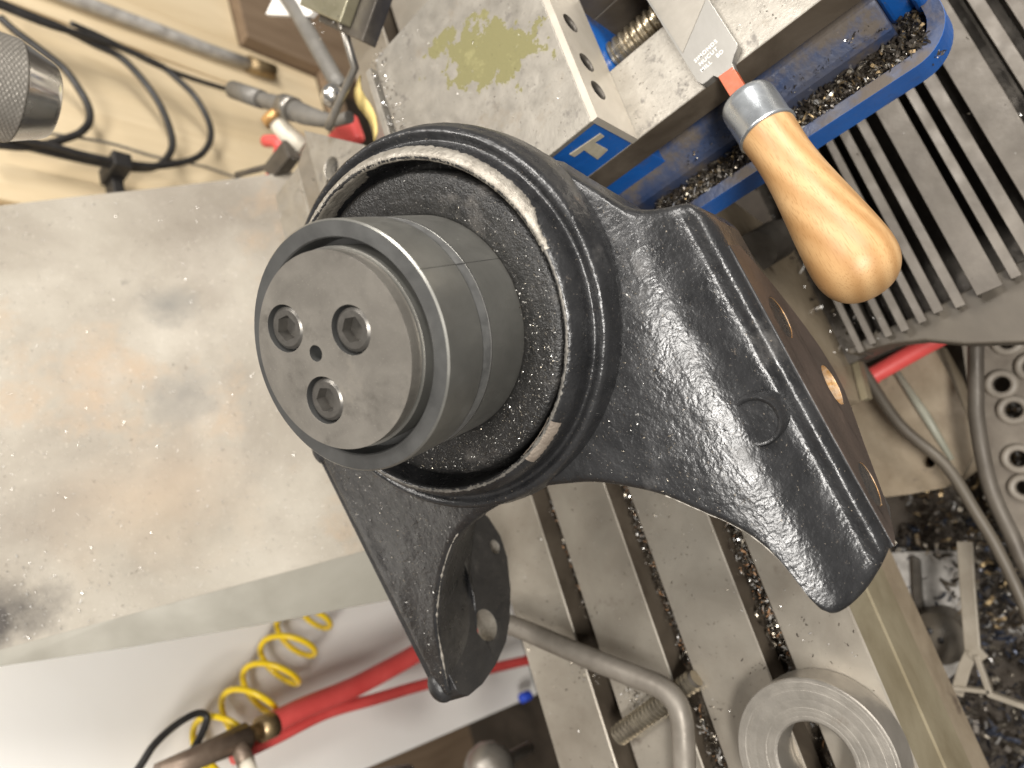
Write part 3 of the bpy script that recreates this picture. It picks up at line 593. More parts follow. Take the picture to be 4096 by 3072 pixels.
def text(body, x, y, z, size, parent, M, rot, name='stamped_lettering'):
    cu = bpy.data.curves.new(name, 'FONT'); cu.body = body; cu.size = size*MM; cu.extrude = 0.00004; cu.space_character = 1.15; cu.offset = 0.00002
    t = bpy.data.objects.new('tmp', cu); COL.objects.link(t); dg = bpy.context.evaluated_depsgraph_get()
    me = bpy.data.meshes.new_from_object(t.evaluated_get(dg)); bpy.data.objects.remove(t)
    me.materials.clear(); me.materials.append(M)
    o = bpy.data.objects.new(name, me); COL.objects.link(o); o.parent = parent
    o.location = Vector((x, y, z))*MM - parent.location; o.rotation_euler = (0, 0, rot); return o
RT = math.radians(-90+7)
text('SIMONDS', 239.4, -182.6, FZ1+0.03, 3.0, filet, MARK, RT); text('NUCUT', 236.0, -184.0, FZ1+0.03, 3.0, filet, MARK, RT)
text('MILL', 232.4, -183.4, FZ1+0.03, 3.0, filet, MARK, RT); text('BD', 233.6, -193.2, FZ1+0.03, 3.0, filet, MARK, RT)

# ------------------------------------------------------------------ things on the table
ring = thing('turned_ring', 'thick turned steel ring lying flat on the table at the lower right', 'ring', (-107, -73, 0))
rp = []
for i in range(14): 
    r_ = 21.5+i*1.45; rp += [(r_, 22.0 - (0.06 if i % 3 == 1 else 0)), (r_+1.25, 22.0 - (0.08 if i % 4 == 2 else 0.01))]
mb = MB(); mb.lathe([(20, 1), (20, 21), (20.9, 21.9)] + rp + [(41.3, 22), (42.2, 21.2), (42.2, 1), (41.6, 0.4), (20.6, 0.4)], (Vector((-107, -73, 0)), Vector((1, 0, 0)), Vector((0, 1, 0)), Vector((0, 0, 1))), 128, closed=True)
part(mb, 'body', RINGM, ring, sharp=8)
clamp = thing('bent_bar', 'bent steel bar crossing the table slots below the left flange', 'bar', (-40, 40, 10))
pts = catmull([(22, 138, 22), (4, 103, 21), (-14, 73, 21), (-31, 45, 21), (-46, 19, 21), (-55, 4, 21), (-64, -3, 21), (-75, -3, 21), (-90, 2, 21), (-108, 9, 21), (-140, 18, 21)], 6)
mb = MB(); mb.tube(pts, 6.9, 18); part(mb, 'shaft', mat('brown_grey_bar_steel', [(0.3, (0.17, 0.15, 0.125)), (0.75, (0.27, 0.245, 0.21))], 40, (0.42, 0.6), 0.4, 0.15, 300, spots=[((0.10, 0.075, 0.055), 50, 0.62, 0.1, 0.6, 0.2)]), clamp)
stud = thing('threaded_stud', 'short threaded stud lying under the bent bar on the table', 'stud', (-70, 30, 7))
SA = Vector((-80, 57, 6.9)); SB = Vector((-57, -12, 4.2)); sz = (SB-SA).normalized(); sx_ = sz.cross(Vector((0, 0, 1))).normalized(); sy_ = sz.cross(sx_)
pr = [(0, 0), (4.5, 0), (5.5, 1.0)]; h = 1.2; L_ = (SB-SA).length
while h < L_-2:
    pr += [(6.7, h), (6.7, h+0.6), (5.1, h+1.7), (5.1, h+2.0)]; h += 3.2
pr += [(5, L_), (0, L_)]
mb = MB(); mb.lathe(pr, (SA, sx_, sy_, sz), 28, mis=[0, 0, 0]+[(0, 0, 1, 1)[k_ % 4] for k_ in range(len(pr)-4)]); part(mb, 'thread', [mat('yellowed_thread', [(0.3, (0.24, 0.21, 0.165)), (0.75, (0.42, 0.37, 0.28))], 60, (0.25, 0.4), 0.85), DARKSTEEL], stud, sharp=30)  # thread roots darkened by material, groove shade as colour

# ------------------------------------------------------------------ drill chuck over the work
chuck = thing('drill_chuck', 'knurled steel drill chuck hanging at the left edge', 'chuck', (228, -35, 340))
cf = (Vector((228, -35, 334)), Vector((1, 0, 0)), Vector((0, 1, 0)), Vector((0, 0, 1)))
mb = MB(); mb.lathe([(0, 1.5), (6.5, 1.5), (6.5, 0), (12.6, 0), (13.4, 0.6), (14.2, 2), (17.6, 11.3), (17.9, 12)], cf, 96); part(mb, 'nose', BRIGHT, chuck, sharp=25)
mb = MB(); n_ = 264; rows_ = 60
for k in range(rows_+1):
    h = 12+0.42*k
    for i in range(n_):
        a = 2*PI*i/n_; c1 = math.cos(44*a+h*4.4); c2 = math.cos(44*a-h*4.4); d = 0.36*max(-0.4, min(c1, c2))
        rr = (18.1+d) if 0 < k < rows_ else 17.7
        mb.v.append((228+rr*math.cos(a), -35+rr*math.sin(a), 334+h))
for k in range(rows_):
    for i in range(n_):
        j = (i+1) % n_; mb.f.append([k*n_+i, k*n_+j, (k+1)*n_+j, (k+1)*n_+i]); mb.mi.append(0); mb.sm.append(True)
part(mb, 'knurled_sleeve', RINGM, chuck)
mb = MB(); mb.lathe([(17.6, 37), (16, 39), (16, 62), (9, 66), (9, 110), (0, 110)], cf, 64); part(mb, 'body', MIDSTEEL, chuck, sharp=30)

# ------------------------------------------------------------------ sheet guard behind the table
guard = thing('sheet_guard', 'broad dusty sheet metal guard sloping up behind the table', 'guard', (265, 165, 20))
def S(x, t, nrm=0): return (x, 165+0.564*t-0.826*nrm, 20+0.826*t+0.564*nrm)
mb = MB()
G = []
for i in range(25):
    for k in range(25):
        x = 90+350*i/24; t = -10+430*k/24; bow = 4*math.sin(PI*i/24)*math.sin(PI*k/24)+1.2*noise.noise(Vector((x/90, t/90, 0)))
        G.append(S(x, t, bow))
b0 = len(mb.v); mb.v += G; mb.v += [S(90+350*(q//25)/24, -10+430*(q % 25)/24, -2) for q in range(625)]
for i in range(24):
    for k in range(24):
        q = [i*25+k, (i+1)*25+k, (i+1)*25+k+1, i*25+k+1]; mb.f.append(q); mb.mi.append(0); mb.sm.append(True); mb.f.append([x+625 for x in q][::-1]); mb.mi.append(0); mb.sm.append(True)
part(mb, 'panel', SHEET, guard, recalc=False)
mb = MB()
lp = [(-30, 44), (20, 40), (120, 31), (220, 20), (300, 9), (340, 3), (430, 1)]
V = []
for t, w_ in lp:
    V += [S(90.5, t, 0.9), S(90-w_, t, 0.9-0.45*w_), S(90.5, t, -1.2), S(90-w_, t, -1.2-0.45*w_)]
for k in range(len(lp)-1):
    for a, b in ((0, 1), (2, 3), (0, 2), (1, 3)): mb.f.append([k*4+a, k*4+b, k*4+4+b, k*4+4+a]); mb.mi.append(0); mb.sm.append(False)
mb.v = V; part(mb, 'folded_edge', LIPM, guard)

# ------------------------------------------------------------------ wall panels far behind
wp = thing('white_cabinet', 'plain white enamelled cabinet side behind the yellow coiled hose', 'cabinet', (180, 500, -400))
mb = MB(); mb.box(-88, 450, 500, 530, -420, 500); part(mb, 'sheet', WHITE, wp, bevel=3)
ww = thing('plywood_wall', 'pale plywood wall behind the looped black cables', 'wall', (800, 510, -300))
for x0, x1, y0, mt in ((452, 588, 512, WOODW), (589.5, 640, 503, WOODW), (641.5, 760, 512, WOODW), (761.5, 900, 514, WOODW), (901.5, 990, 511, WOODW)):
    mb = MB(); mb.box(x0, x1, y0, y0+18, -330, 500); part(mb, 'board', mt, ww, bevel=1.2)
mb = MB(); mb.box(455, 1010, 480, 509, -352, -331); part(mb, 'bottom_rail', WOODD, ww, bevel=1.5)
mb = MB(); mb.box(991.5, 1300, 512, 530, -185, 500); part(mb, 'board', WOODW, ww, bevel=1.2)
mb = MB(); mb.box(995, 1300, 490, 530, -520, -188); part(mb, 'dark_board', WOODD, ww, bevel=1.2)
cables = [('cable1', 4.6, [(822, 470, 171), (808, 470, 156), (793, 470, 133), (775, 470, 109), (750, 470, 95), (725, 470, 87), (702, 470, 89), (681, 470, 102), (665, 470, 121), (653, 470, 138), (640, 470, 163), (633, 470, 195)], 'tight loop of black cable nearest the drill chuck'),
  ('cable2', 4.6, [(848, 470, 200), (843, 470, 137), (841, 470, 102), (833, 470, 67), (827, 470, 37), (801, 470, 13), (771, 470, -3), (738, 470, -11), (708, 470, -12), (685, 470, -4), (663, 470, 13), (650, 470, 40), (646, 473, 90), (644, 473, 160)], 'middle loop of black cable on the plywood wall'),
  ('cable3', 4.3, [(835, 462, 200), (829, 462, 130), (834, 462, 76), (835, 462, 36), (828, 462, -12), (815, 462, -32), (792, 462, -54), (756, 462, -66), (725, 462, -63), (693, 462, -44), (671, 462, -15), (653, 462, 24), (646, 462, 63), (643, 462, 106), (644, 462, 139), (640, 462, 190)], 'widest loop of black cable on the plywood wall')]
for nm, r_, pts, lab in cables:
    mb = MB(); mb.tube(catmull(pts, 6), r_, 12); o = mb.build('power_cable', RUBBER_AND_SHADE); tag(o, lab, 'cable', 'black cables looped on the plywood wall')
c4 = thing('plugged_cable', 'straight black cable ending in a grey ribbed sleeve', 'cable', (840, 468, -60))
mb = MB(); mb.tube(catmull([(850, 466, 95), (847, 466, 65), (841, 466, 35), (831, 466, -13), (831, 466, -79), (840, 466, -170)], 6), 3.6, 12); part(mb, 'cable', RUBBER_AND_SHADE, c4)
mb = MB(); mb.tube([(838, 466, -160), (844, 466, -190), (848, 464, -212)], [9, 10, 8], 18); part(mb, 'sleeve', GREYPL, c4)
mb = MB(); mb.tube(catmull([(676, 480, 150), (678, 480, 129), (687, 480, 66), (685, 480, 10), (690, 480, -43), (690, 480, -65), (687, 480, -99), (686, 480, -125)], 5), 1.7, 8)
tag(mb.build('thin_wire', GREYPL), 'thin grey wire running below the black cable loops', 'wire')
clip = thing('cable_clip', 'black clip holding the cables to the plywood wall', 'clip', (635, 490, 62))
mb = MB(); mb.box(636, 657, 455, 500, 52, 74); part(mb, 'strap', RUBBER_AND_SHADE, clip, bevel=2)
mb = MB(); mb.box(612, 638, 480, 502, 54, 68); part(mb, 'tab', RUBBER_AND_SHADE, clip, bevel=2)
con = thing('wall_conduit', 'grey conduit pipe along the top of the plywood wall', 'conduit', (938, 495, -60))
mb = MB(); mb.tube([(934, 498, 140), (935, 498, 46), (938, 498, -35), (939, 498, -118), (943, 498, -185)], 9, 16); part(mb, 'pipe', MOTTLE, con)
mb = MB(); mb.tube([(943, 498, -183), (945, 498, -228)], 13, 16); part(mb, 'end_fitting', BRASS, con)
# coiled hose
axp = catmull([(112, 455, -84), (81, 452, -50), (57, 450, -23), (33, 450, 3), (12, 450, 31), (-6, 450, 62), (-24, 450, 96)], 30)
pts = []; turns = 6.3; T = len(axp)-1
for i, p in enumerate(axp):
    t = (axp[min(i+1, T)]-axp[max(i-1, 0)]).normalized(); a = t.cross(Vector((0, 1, 0))).normalized(); b = t.cross(a); q = 2*PI*turns*i/T+0.4
    pts.append(p + a*(26*math.cos(q)) + b*(26*math.sin(q)))
mb = MB(); mb.tube(pts, 3.0, 10); tag(mb.build('coiled_hose', YELLOW), 'yellow coiled air hose hanging before the white panel', 'hose')
h1 = thing('red_hose', 'thick red rubber hose with a brass coupling before the white panel', 'hose', (0, 420, -60))
mb = MB(); mb.tube(catmull([(-11, 415, 40), (-6, 415, 0), (-2, 415, -60), (8, 415, -130), (13, 415, -161), (23, 415, -256)], 5), 10.4, 16); part(mb, 'hose', REDH, h1)
mb = MB(); mb.tube([(-11, 415, 32), (-12, 415, 48)], 11.5, 12); mb.tube([(-12, 415, 46), (-14, 415, 74)], 8, 6); part(mb, 'coupling', BRASS, h1)
mb = MB(); mb.tube([(-13, 415, 60), (-16, 415, 100), (-19, 415, 140)], [12, 10, 9], 10); mb.tube([(-14, 415, 70), (-34, 402, 72)], 8, 8); part(mb, 'valve_body', mat('brown_valve', [(0.3, (0.14, 0.10, 0.075)), (0.75, (0.26, 0.2, 0.15))], 60, (0.35, 0.5), 0.5), h1)
mb = MB(); mb.tube([(-31, 404, 71), (-44, 396, 73)], 7, 8); part(mb, 'valve_knob', mat('pale_knob', [(0.3, (0.55, 0.5, 0.4)), (0.7, (0.65, 0.6, 0.5))], 60), h1)
mb = MB(); mb.tube(catmull([(-27, 428, 70), (-23, 428, 25), (-17, 428, -32), (-20, 428, -95), (-23, 428, -167), (-32, 428, -282), (-41, 428, -387)], 5), 6.2, 14); tag(mb.build('red_hose', REDH), 'thinner red hose running below the thick red hose', 'hose')
mb = MB(); mb.tube(catmull([(-30, 425, 175), (-11, 425, 151), (4, 425, 135), (14, 425, 115), (18, 425, 96), (12, 425, 88), (-1, 425, 96), (-15, 425, 109), (-34, 425, 122)], 6), [3.2]*49, 10); tag(mb.build('strap_cord', RUBBER_AND_SHADE), 'black cord looped over the yellow coiled hose', 'cord')
mb = MB(); mb.lathe([(0, -24), (9, -22), (17, -17), (22, -9), (24, 0), (22, 9), (17, 17), (9, 22), (6, 24), (6, 60), (0, 60)], (Vector((-108, 300, -105)), Vector((1, 0, 0)), Vector((0, -1, 0)), Vector((0, 0, -1))), 40)
tag(mb.build('ball_knob', MIDSTEEL), 'round steel ball knob at the bottom edge', 'knob')
mb = MB(); mb.lathe([(0, -9), (5, -9), (6.5, -7), (6.5, 8), (5, 10), (0, 10)], (Vector((-81, 470, -361)), Vector((1, 0, 0)), Vector((0, 1, 0)), Vector((0, 0, 1))), 24)
tag(mb.build('blue_cap', mat('bright_blue_plastic', [(0.3, (0.02, 0.06, 0.5)), (0.7, (0.03, 0.09, 0.6))], 40)), 'small bright blue cap beside the white panel edge', 'cap')
lv = thing('hose_fitting', 'grey pipe fitting at the bottom edge left of the ball knob', 'fitting', (-60, 330, -10))
mb = MB(); mb.tube([(-75, 330, 20), (-84, 330, -6), (-92, 330, -34)], [8, 12, 14], 16); part(mb, 'barrel', GREYPL, lv)
mb = MB(); mb.tube([(-72, 330, 34), (-78, 330, 12)], 5, 12); part(mb, 'tip', BRIGHT, lv)

# ------------------------------------------------------------------ fixtures behind the vise
fb = thing('fixture_block', 'pale steel fixture block with a sunk screw behind the bracket rim', 'block', (370, 80, 40))
mb = MB(); mb.prism([(318, 38), (346, 40), (402, 97), (318, 97)], XY, 2, 100, holes=[circ(353, 78, 8, 36)]); part(mb, 'body', VISE, fb, bevel=0.8)
mb = MB(); mb.lathe([(0, 90), (3.2, 90), (3.2, 94), (6.8, 94), (7, 93), (7, 84), (0, 84)], (Vector((353, 78, 0)), Vector((1, 0, 0)), Vector((0, 1, 0)), Vector((0, 0, 1))), 28); part(mb, 'sunk_screw', SCREW, fb, sharp=30)
mb = MB(); mb.prism([(318, 98), (402, 98), (388, 121), (318, 121)], XY, 2, 94); part(mb, 'rear_step', MIDSTEEL, fb, bevel=0.8)
mb = MB(); mb.prism([(318, 122), (388, 122), (384, 158), (318, 160)], XY, 2, 93); part(mb, 'lower_step', VISE, fb, bevel=0.8)
mb = MB(); 
for i in range(9):
    for k in range(2):
        x = 402-50*i/8; mb.v.append((x, 29+1.6*math.sin(i*0.9)+k*(14-0.5*i), 95+2*math.sin(i*0.7)-k*5))
for i in range(8): mb.f.append([i*2, i*2+2, i*2+3, i*2+1]); mb.mi.append(0); mb.sm.append(True)
o = mb.build('yellow_tag', YCLOTH); sd = o.modifiers.new('thick', 'SOLIDIFY'); sd.thickness = 0.0012; tag(o, 'crumpled yellow card tucked behind the vise jaw', 'card')
hb = thing('steel_bar_block', 'dark steel bar block lying on the vise jaw at the top edge', 'block', (400, -20, 115))
mb = MB(); mb.hexa([(383, -10, 115.4), (420, -64, 115.4), (470, -30, 115.4), (432, 24, 115.4), (383, -10, 127), (420, -64, 127), (470, -30, 127), (432, 24, 127)]); part(mb, 'body', DARKSTEEL, hb, bevel=0.8)
mb = MB(); mb.hexa([(400, -4, 127.2), (424, -40, 127.2), (470, -8, 127.2), (446, 28, 127.2), (400, -4, 136), (424, -40, 136), (470, -8, 136), (446, 28, 136)]); part(mb, 'upper_block', mat('olive_steel', [(0.3, (0.20, 0.185, 0.12)), (0.7, (0.32, 0.3, 0.22))], 30, (0.3, 0.45), 0.6), hb, bevel=0.8)
lr = thing('crank_lever', 'thin steel lever with a shiny ball behind the vise', 'lever', (390, 45, 100))
mb = MB(); mb.tube([(420, -2, 132), (390, 16, 112), (380, 50, 108), (376, 64, 106)], 3.1, 12); part(mb, 'rod', MIDSTEEL, lr)
mb = MB(); mb.lathe([(0, -9), (4, -8), (7, -5.5), (9, 0), (7, 5.5), (4, 8), (0, 9)], (Vector((395, 50, 106)), Vector((1, 0, 0)), Vector((0, 1, 0)), Vector((0, 0, 1))), 32); part(mb, 'ball', BRIGHT, lr)
mb = MB(); mb.tube([(620, 128, 62), (556, 110, 60), (466, 90, 58), (452, 86, 56)], 7, 14); tag(mb.build('grey_pipe', GREYPL), 'dull grey rod rising at the top behind the vise', 'rod')
wr = thing('air_wrench', 'grey metal air tool lying behind the fixture block', 'tool', (470, 140, 60))
mb = MB(); mb.tube(catmull([(520, 186, 60), (505, 172, 60), (480, 150, 60), (455, 128, 60), (432, 104, 60), (420, 84, 60)], 5), [6, 6.5, 7, 7, 7.5, 7.5, 8, 8, 8, 8, 8.5, 9, 9, 9, 8.5, 8, 7.5, 7, 6.5, 6, 5.5, 5.2, 5, 5, 5, 5][:26], 18); part(mb, 'barrel', GREYPL, wr)
mb = MB(); mb.tube([(488, 156, 62), (474, 144, 62)], 10.5, 24); part(mb, 'collar', MIDSTEEL, wr)
mb = MB(); mb.tube([(520, 186, 60), (560, 222, 62)], 8.5, 16); part(mb, 'hose_end', GREYPL, wr)
br = thing('brass_plug', 'pale tube with an orange brass plug end behind the fixture block', 'fitting', (475, 170, 60))
mb = MB(); mb.tube([(489, 171, 66), (482, 171, 62)], 10.5, 24); part(mb, 'plug_rim', mat('orange_brass', [(0.3, (0.50, 0.27, 0.09)), (0.7, (0.66, 0.4, 0.17))], 50, (0.3, 0.45), 0.5), br)
mb = MB(); mb.tube([(483, 171, 62), (470, 170, 55), (452, 163, 44)], 8.5, 24); part(mb, 'tube', mat('ivory_tube', [(0.3, (0.55, 0.5, 0.4)), (0.7, (0.68, 0.63, 0.53))], 40), br)
dp = thing('dark_plate', 'dark angled plate standing by the pale tube above the guard', 'plate', (450, 190, 40))
mb = MB(); mb.hexa([(460, 166, 50), (440, 164, 50), (438, 196, 50), (458, 208, 50), (460, 168, 62), (439, 166, 62), (437, 196, 62), (457, 208, 62)]); mb.tube([(458, 206, 58), (482, 252, 58)], 3, 8); part(mb, 'blade', DARKSTEEL, dp, bevel=1)
mb = MB(); mb.hexa([(470, 120, 10), (440, 118, 10), (440, 158, 10), (470, 158, 10), (470, 120, 22), (440, 118, 22), (440, 158, 22), (470, 158, 22)]); tag(mb.build('red_rag', REDH, bevel=4, seg=3), 'red patch of rag between the tool and the fixture block', 'rag')
mb = MB(); mb.tube(catmull([(548, 262, 6), (528, 240, 8), (517, 254, 4), (505, 290, 0)], 5), 6.5, 14); tag(mb.build('red_hose', REDH), 'blurred red hose behind the dark angled plate', 'hose')
mb = MB(); mb.hexa([(600, 120, 56), (536, 74, 56), (538, 96, 56), (590, 150, 56), (600, 120, 62), (536, 74, 62), (538, 96, 62), (590, 150, 62)]); tag(mb.build('white_card', WHITE, bevel=1), 'small white card at the top edge above the grey rod', 'card')

# ------------------------------------------------------------------ below the front of the table
wc = thing('way_cover', 'ribbed grey telescopic cover in front of the vise', 'way cover', (250, -250, -130))
ribs = [(-147, 4), (-157, 4), (-167, 4.5), (-178, 5), (-189, 5), (-200, 6), (-212, 6), (-226, 15), (-246, 6), (-258, 8), (-272, 20), (-300, 8), (-316, 22), (-348, 26), (-386, 28)]
for k, (y, wd_) in enumerate(ribs):
    z = -122 - 0.02*(y+150) + (4 if k % 2 else 0)
    mb = MB(); mb.prism([(y, z), (y-wd_, z-1.5-0.12*wd_), (y-wd_, z-3.5-0.12*wd_), (y-1.6, z-3.0), (y-1.6, z-34), (y, z-34)], YZ, 106+(k % 3), 620); part(mb, 'rib', COVER, wc, bevel=0.4)
mb = MB(); mb.box(108, 620, -430, -125, -170, -156); part(mb, 'base', DARKSTEEL, wc)
sk = thing('cover_skirt', 'smooth taupe skirt plate at the lower end of the ribbed cover', 'plate', (95, -200, -130))
mb = MB(); mb.prism([(113, -138), (115.5, -158), (114, -202), (118, -244), (118, -300), (72, -300), (70, -236), (84, -206), (97, -186), (104, -166), (109, -140)], XY, -150, -129); part(mb, 'plate', TAUPE, sk, bevel=1.5)
sb = thing('saddle_bracket', 'oily tan painted casting under the vise overhang beside the file handle', 'casting', (150, -130, -100))
mb = MB(); mb.prism([(240, -2), (225, -88), (211, -172), (161, -213), (77, -144), (78, -111), (107, -97), (150, -40), (197, -2)], XZ, -130, -112); part(mb, 'front', TANP, sb, bevel=2)
mb = MB(); mb.prism([(166, -213), (77, -150), (77.5, -138), (160, -196)], XZ, -136, -131); part(mb, 'olive_edge', TABLE_SIDE, sb, bevel=0.6)
mb = MB(); mb.lathe([(0, 0), (6, 0), (6.6, 1), (6.6, 6), (11, 7), (11.5, 24), (14, 26), (14, 46), (0, 46)], (Vector((196, -158, -86)), Vector((0, 1, 0)), Vector((0.8, 0, 0.6)), Vector((-0.3, 0.55, 0.78)).normalized()), 32); part(mb, 'stop_bolt', DARKSTEEL, sb, sharp=30)
cs = thing('gear_housing', 'oily tan cast housing with a round hole below the table front', 'housing', (60, -130, -240))
pc = [(110, -125), (111, -174), (78, -175), (42, -172), (23, -169), (9, -152), (4, -137), (8, -110), (12, -92), (62, -88), (90, -100)]
mb = MB(); mb.prism(pc, XY, -290, -230, holes=[circ(26, -134, 4.6, 28)]); part(mb, 'body', TANP, cs)
mb = MB(); mb.tube([(104, -142, -229), (60, -148, -227), (22, -150, -230)], [2.5, 3.5, 2], 10); part(mb, 'ridge', mat('pale_green_grey_paint', [(0.3, (0.24, 0.24, 0.19)), (0.7, (0.34, 0.335, 0.27))], 40), cs)
mb = MB(); mb.lathe([(0, -262), (4.7, -262), (4.7, -231)], (Vector((26, -134, 0)), Vector((1, 0, 0)), Vector((0, 1, 0)), Vector((0, 0, 1))), 28); part(mb, 'hole_lining', RUBBER_AND_SHADE, cs)
mb = MB(); mb.tube([(98, -122, -212), (103, -131, -214), (108, -176, -214), (110, -200, -214)], 7, 16); tag(mb.build('red_hose', REDH), 'short length of red hose below the taupe skirt plate', 'hose')
mb = MB(); mb.tube(catmull([(116, -124, -200), (108, -127, -200), (58, -134, -200), (19, -150, -200), (-19, -154, -200), (-47, -156, -200), (-86, -155, -200), (-120, -150, -200)], 5), 4.2, 12); tag(mb.build('grey_cable', TAUPE), 'long grey cable slanting past the tan cast housing', 'cable')
mb = MB(); mb.tube(catmull([(130, -224, -200), (91, -204, -200), (60, -190, -200), (38, -181, -200), (-5, -170, -200), (-42, -168, -200), (-61, -167, -200), (-100, -170, -200)], 5), 5.4, 12); tag(mb.build('grey_cable', COVER), 'thick grey cable beside the drilled plate at the right edge', 'cable')
PBOSS = mat('pale_boss', [(0.3, (0.22, 0.19, 0.155)), (0.7, (0.31, 0.275, 0.23))], 60)
pf = thing('drilled_plate', 'pale plate drilled with large bossed holes at the right edge', 'plate', (40, -200, -280))
hs = [(66, -198, 6.2), (44, -197, 6.2), (96, -216, 6.5), (70, -222, 6.2), (8, -184, 6.2), (26, -216, 6.2), (-14, -178, 5.5)]
mb = MB(); mb.prism([(112, -188), (60, -172), (0, -158), (-60, -150), (-70, -260), (112, -260)], XY, -292, -281, holes=[circ(x, y, r_, 28) for x, y, r_ in hs]); part(mb, 'plate', mat('dusty_tan_plate', [(0.3, (0.15, 0.126, 0.10)), (0.7, (0.25, 0.218, 0.178))], 40, (0.5, 0.7), 0.2), pf)
for x, y, r_ in hs:
    mb = MB(); mb.lathe([(r_, -290), (r_, -278), (r_+1.2, -276), (r_+4, -276), (r_+5.4, -278), (r_+5.8, -280.5)], (Vector((x, y, 0)), Vector((1, 0, 0)), Vector((0, 1, 0)), Vector((0, 0, 1))), 28); part(mb, 'boss', PBOSS, pf)
mp_ = thing('mottled_plate', 'mottled light grey plate below the table front edge', 'plate', (-90, -60, -335))
mb = MB(); mb.prism([(-30, -30), (-52, -112), (-140, -70), (-175, 10), (-60, 30)], XY, -345, -338); part(mb, 'plate', MOTTLE, mp_, bevel=1)
mb = MB(); mb.prism([(-42, -66), (-48, -70), (-96, -52), (-92, -46)], XY, -338, -330); part(mb, 'strip', DARKSTEEL, mp_, bevel=1)
kn = thing('bolt_boss', 'dark round boss with two small holes on the mottled plate', 'boss', (-118, -62, -320))
mb = MB(); mb.lathe([(0, -300), (9, -300), (13, -303), (22, -312), (24, -338), (0, -338)], (Vector((-112, -62, 0)), Vector((1, 0, 0)), Vector((0, 1, 0)), Vector((0, 0, 1))), 40); part(mb, 'body', TAUPE, kn, sharp=40)
for dx in (-4, 5): 
    mb = MB(); mb.lathe([(0, -299.5), (2.6, -299.5), (2.8, -301)], (Vector((-108+dx, -64+dx*0.6, 0)), Vector((1, 0, 0)), Vector((0, 1, 0)), Vector((0, 0, 1))), 16); part(mb, 'hole', RUBBER_AND_SHADE, kn)
fs = thing('bent_strip', 'pale bent strip frame dividing the chip heaps at lower right', 'strip', (-110, -100, -260))
def strip(pts, w0, h0):
    mb = MB()
    for k in range(len(pts)-1):
        a = Vector((*pts[k], -262)); b = Vector((*pts[k+1], -262)); t = (b-a).normalized(); nn = Vector((-t.y, t.x, 0))*w0
        a = a-t*1.0; b = b+t*1.0; up = Vector((0, 0, h0+0.01*k))
        mb.hexa([a-nn, b-nn, b+nn, a+nn, a-nn+up, b-nn+up, b+nn+up, a+nn+up])
    return mb
PALE = mat('pale_tan_strip', [(0.3, (0.25, 0.215, 0.165)), (0.7, (0.34, 0.30, 0.24))], 40, (0.4, 0.6), 0.1)
part(strip([(-40, -126), (-71, -114), (-117, -97), (-125, -100)], 5.5, 5), 'upright', PALE, fs, bevel=0.8)
part(strip([(-122, -98), (-150, -95), (-165, -118), (-190, -150)], 2.0, 7), 'lower_arm', PALE, fs, bevel=0.5)
part(strip([(-148, -95), (-138, -62), (-130, -30)], 1.6, 7), 'cross_arm', PALE, fs, bevel=0.5)
part(strip([(-116, -98), (-128, -86), (-146, -72)], 4.5, 4), 'gusset', PALE, fs, bevel=0.8)
mb = MB(); mb.box(-400, 140, -420, 90, -372, -360); tr = mb.build('chip_tray', FLOORM); tr['kind'] = 'structure'

# ------------------------------------------------------------------ swarf
def chips(name, spots, mats, weights, label, seed=1):
    """spots: list of (position fn -> Vector, normal Vector, count, size lo, size hi)"""
    rnd = random.Random(seed); mb = MB()
    for fn, nrm, cnt, lo, hi, lift in spots:
        nrm = Vector(nrm).normalized(); a = nrm.cross(Vector((0.31, 0.77, 0.2))).normalized(); b = nrm.cross(a)
        for _ in range(cnt):
            p = Vector(fn(rnd)); s = lo+(hi-lo)*rnd.random()**2.2; q = rnd.random()*2*PI; tl = rnd.uniform(-0.9, 0.9); mi = rnd.choices(range(len(mats)), weights)[0]
            t = (a*math.cos(q)+b*math.sin(q)); u_ = nrm.cross(t); n2 = (nrm*math.cos(tl)+u_*math.sin(tl)); side = t.cross(n2)
            L0 = s*rnd.uniform(0.7, 1.6); W = s*rnd.uniform(0.16, 0.45); cv = s*rnd.uniform(0.15, 0.55); P0 = p+nrm*(rnd.random()*lift+0.05)
            V = []
            for x, h in ((-1, 0), (-0.35, 1), (0.4, 0.9), (1, 0)):
                c = P0+t*(L0*0.5*x)+n2*(cv*h); V += [c-side*W*0.5, c+side*W*0.5]
            mb.add(V, [(0, 2, 3, 1), (2, 4, 5, 3), (4, 6, 7, 5)], mi, False)
    o = mb.build(name, mats, recalc=False); stuff(o, label, 'metal chips'); return o
CM = [CHIPD, CHIPM, CHIPB]
U = lambda r, a, b: r.uniform(a, b)
RUSTC = mat('rust_orange_chips', [(0.3, (0.22, 0.10, 0.04)), (0.75, (0.40, 0.24, 0.13))], 200, (0.5, 0.7), 0.1)
def clump(r, x, y, z, s): return (r.gauss(x, s), r.gauss(y, s), z)
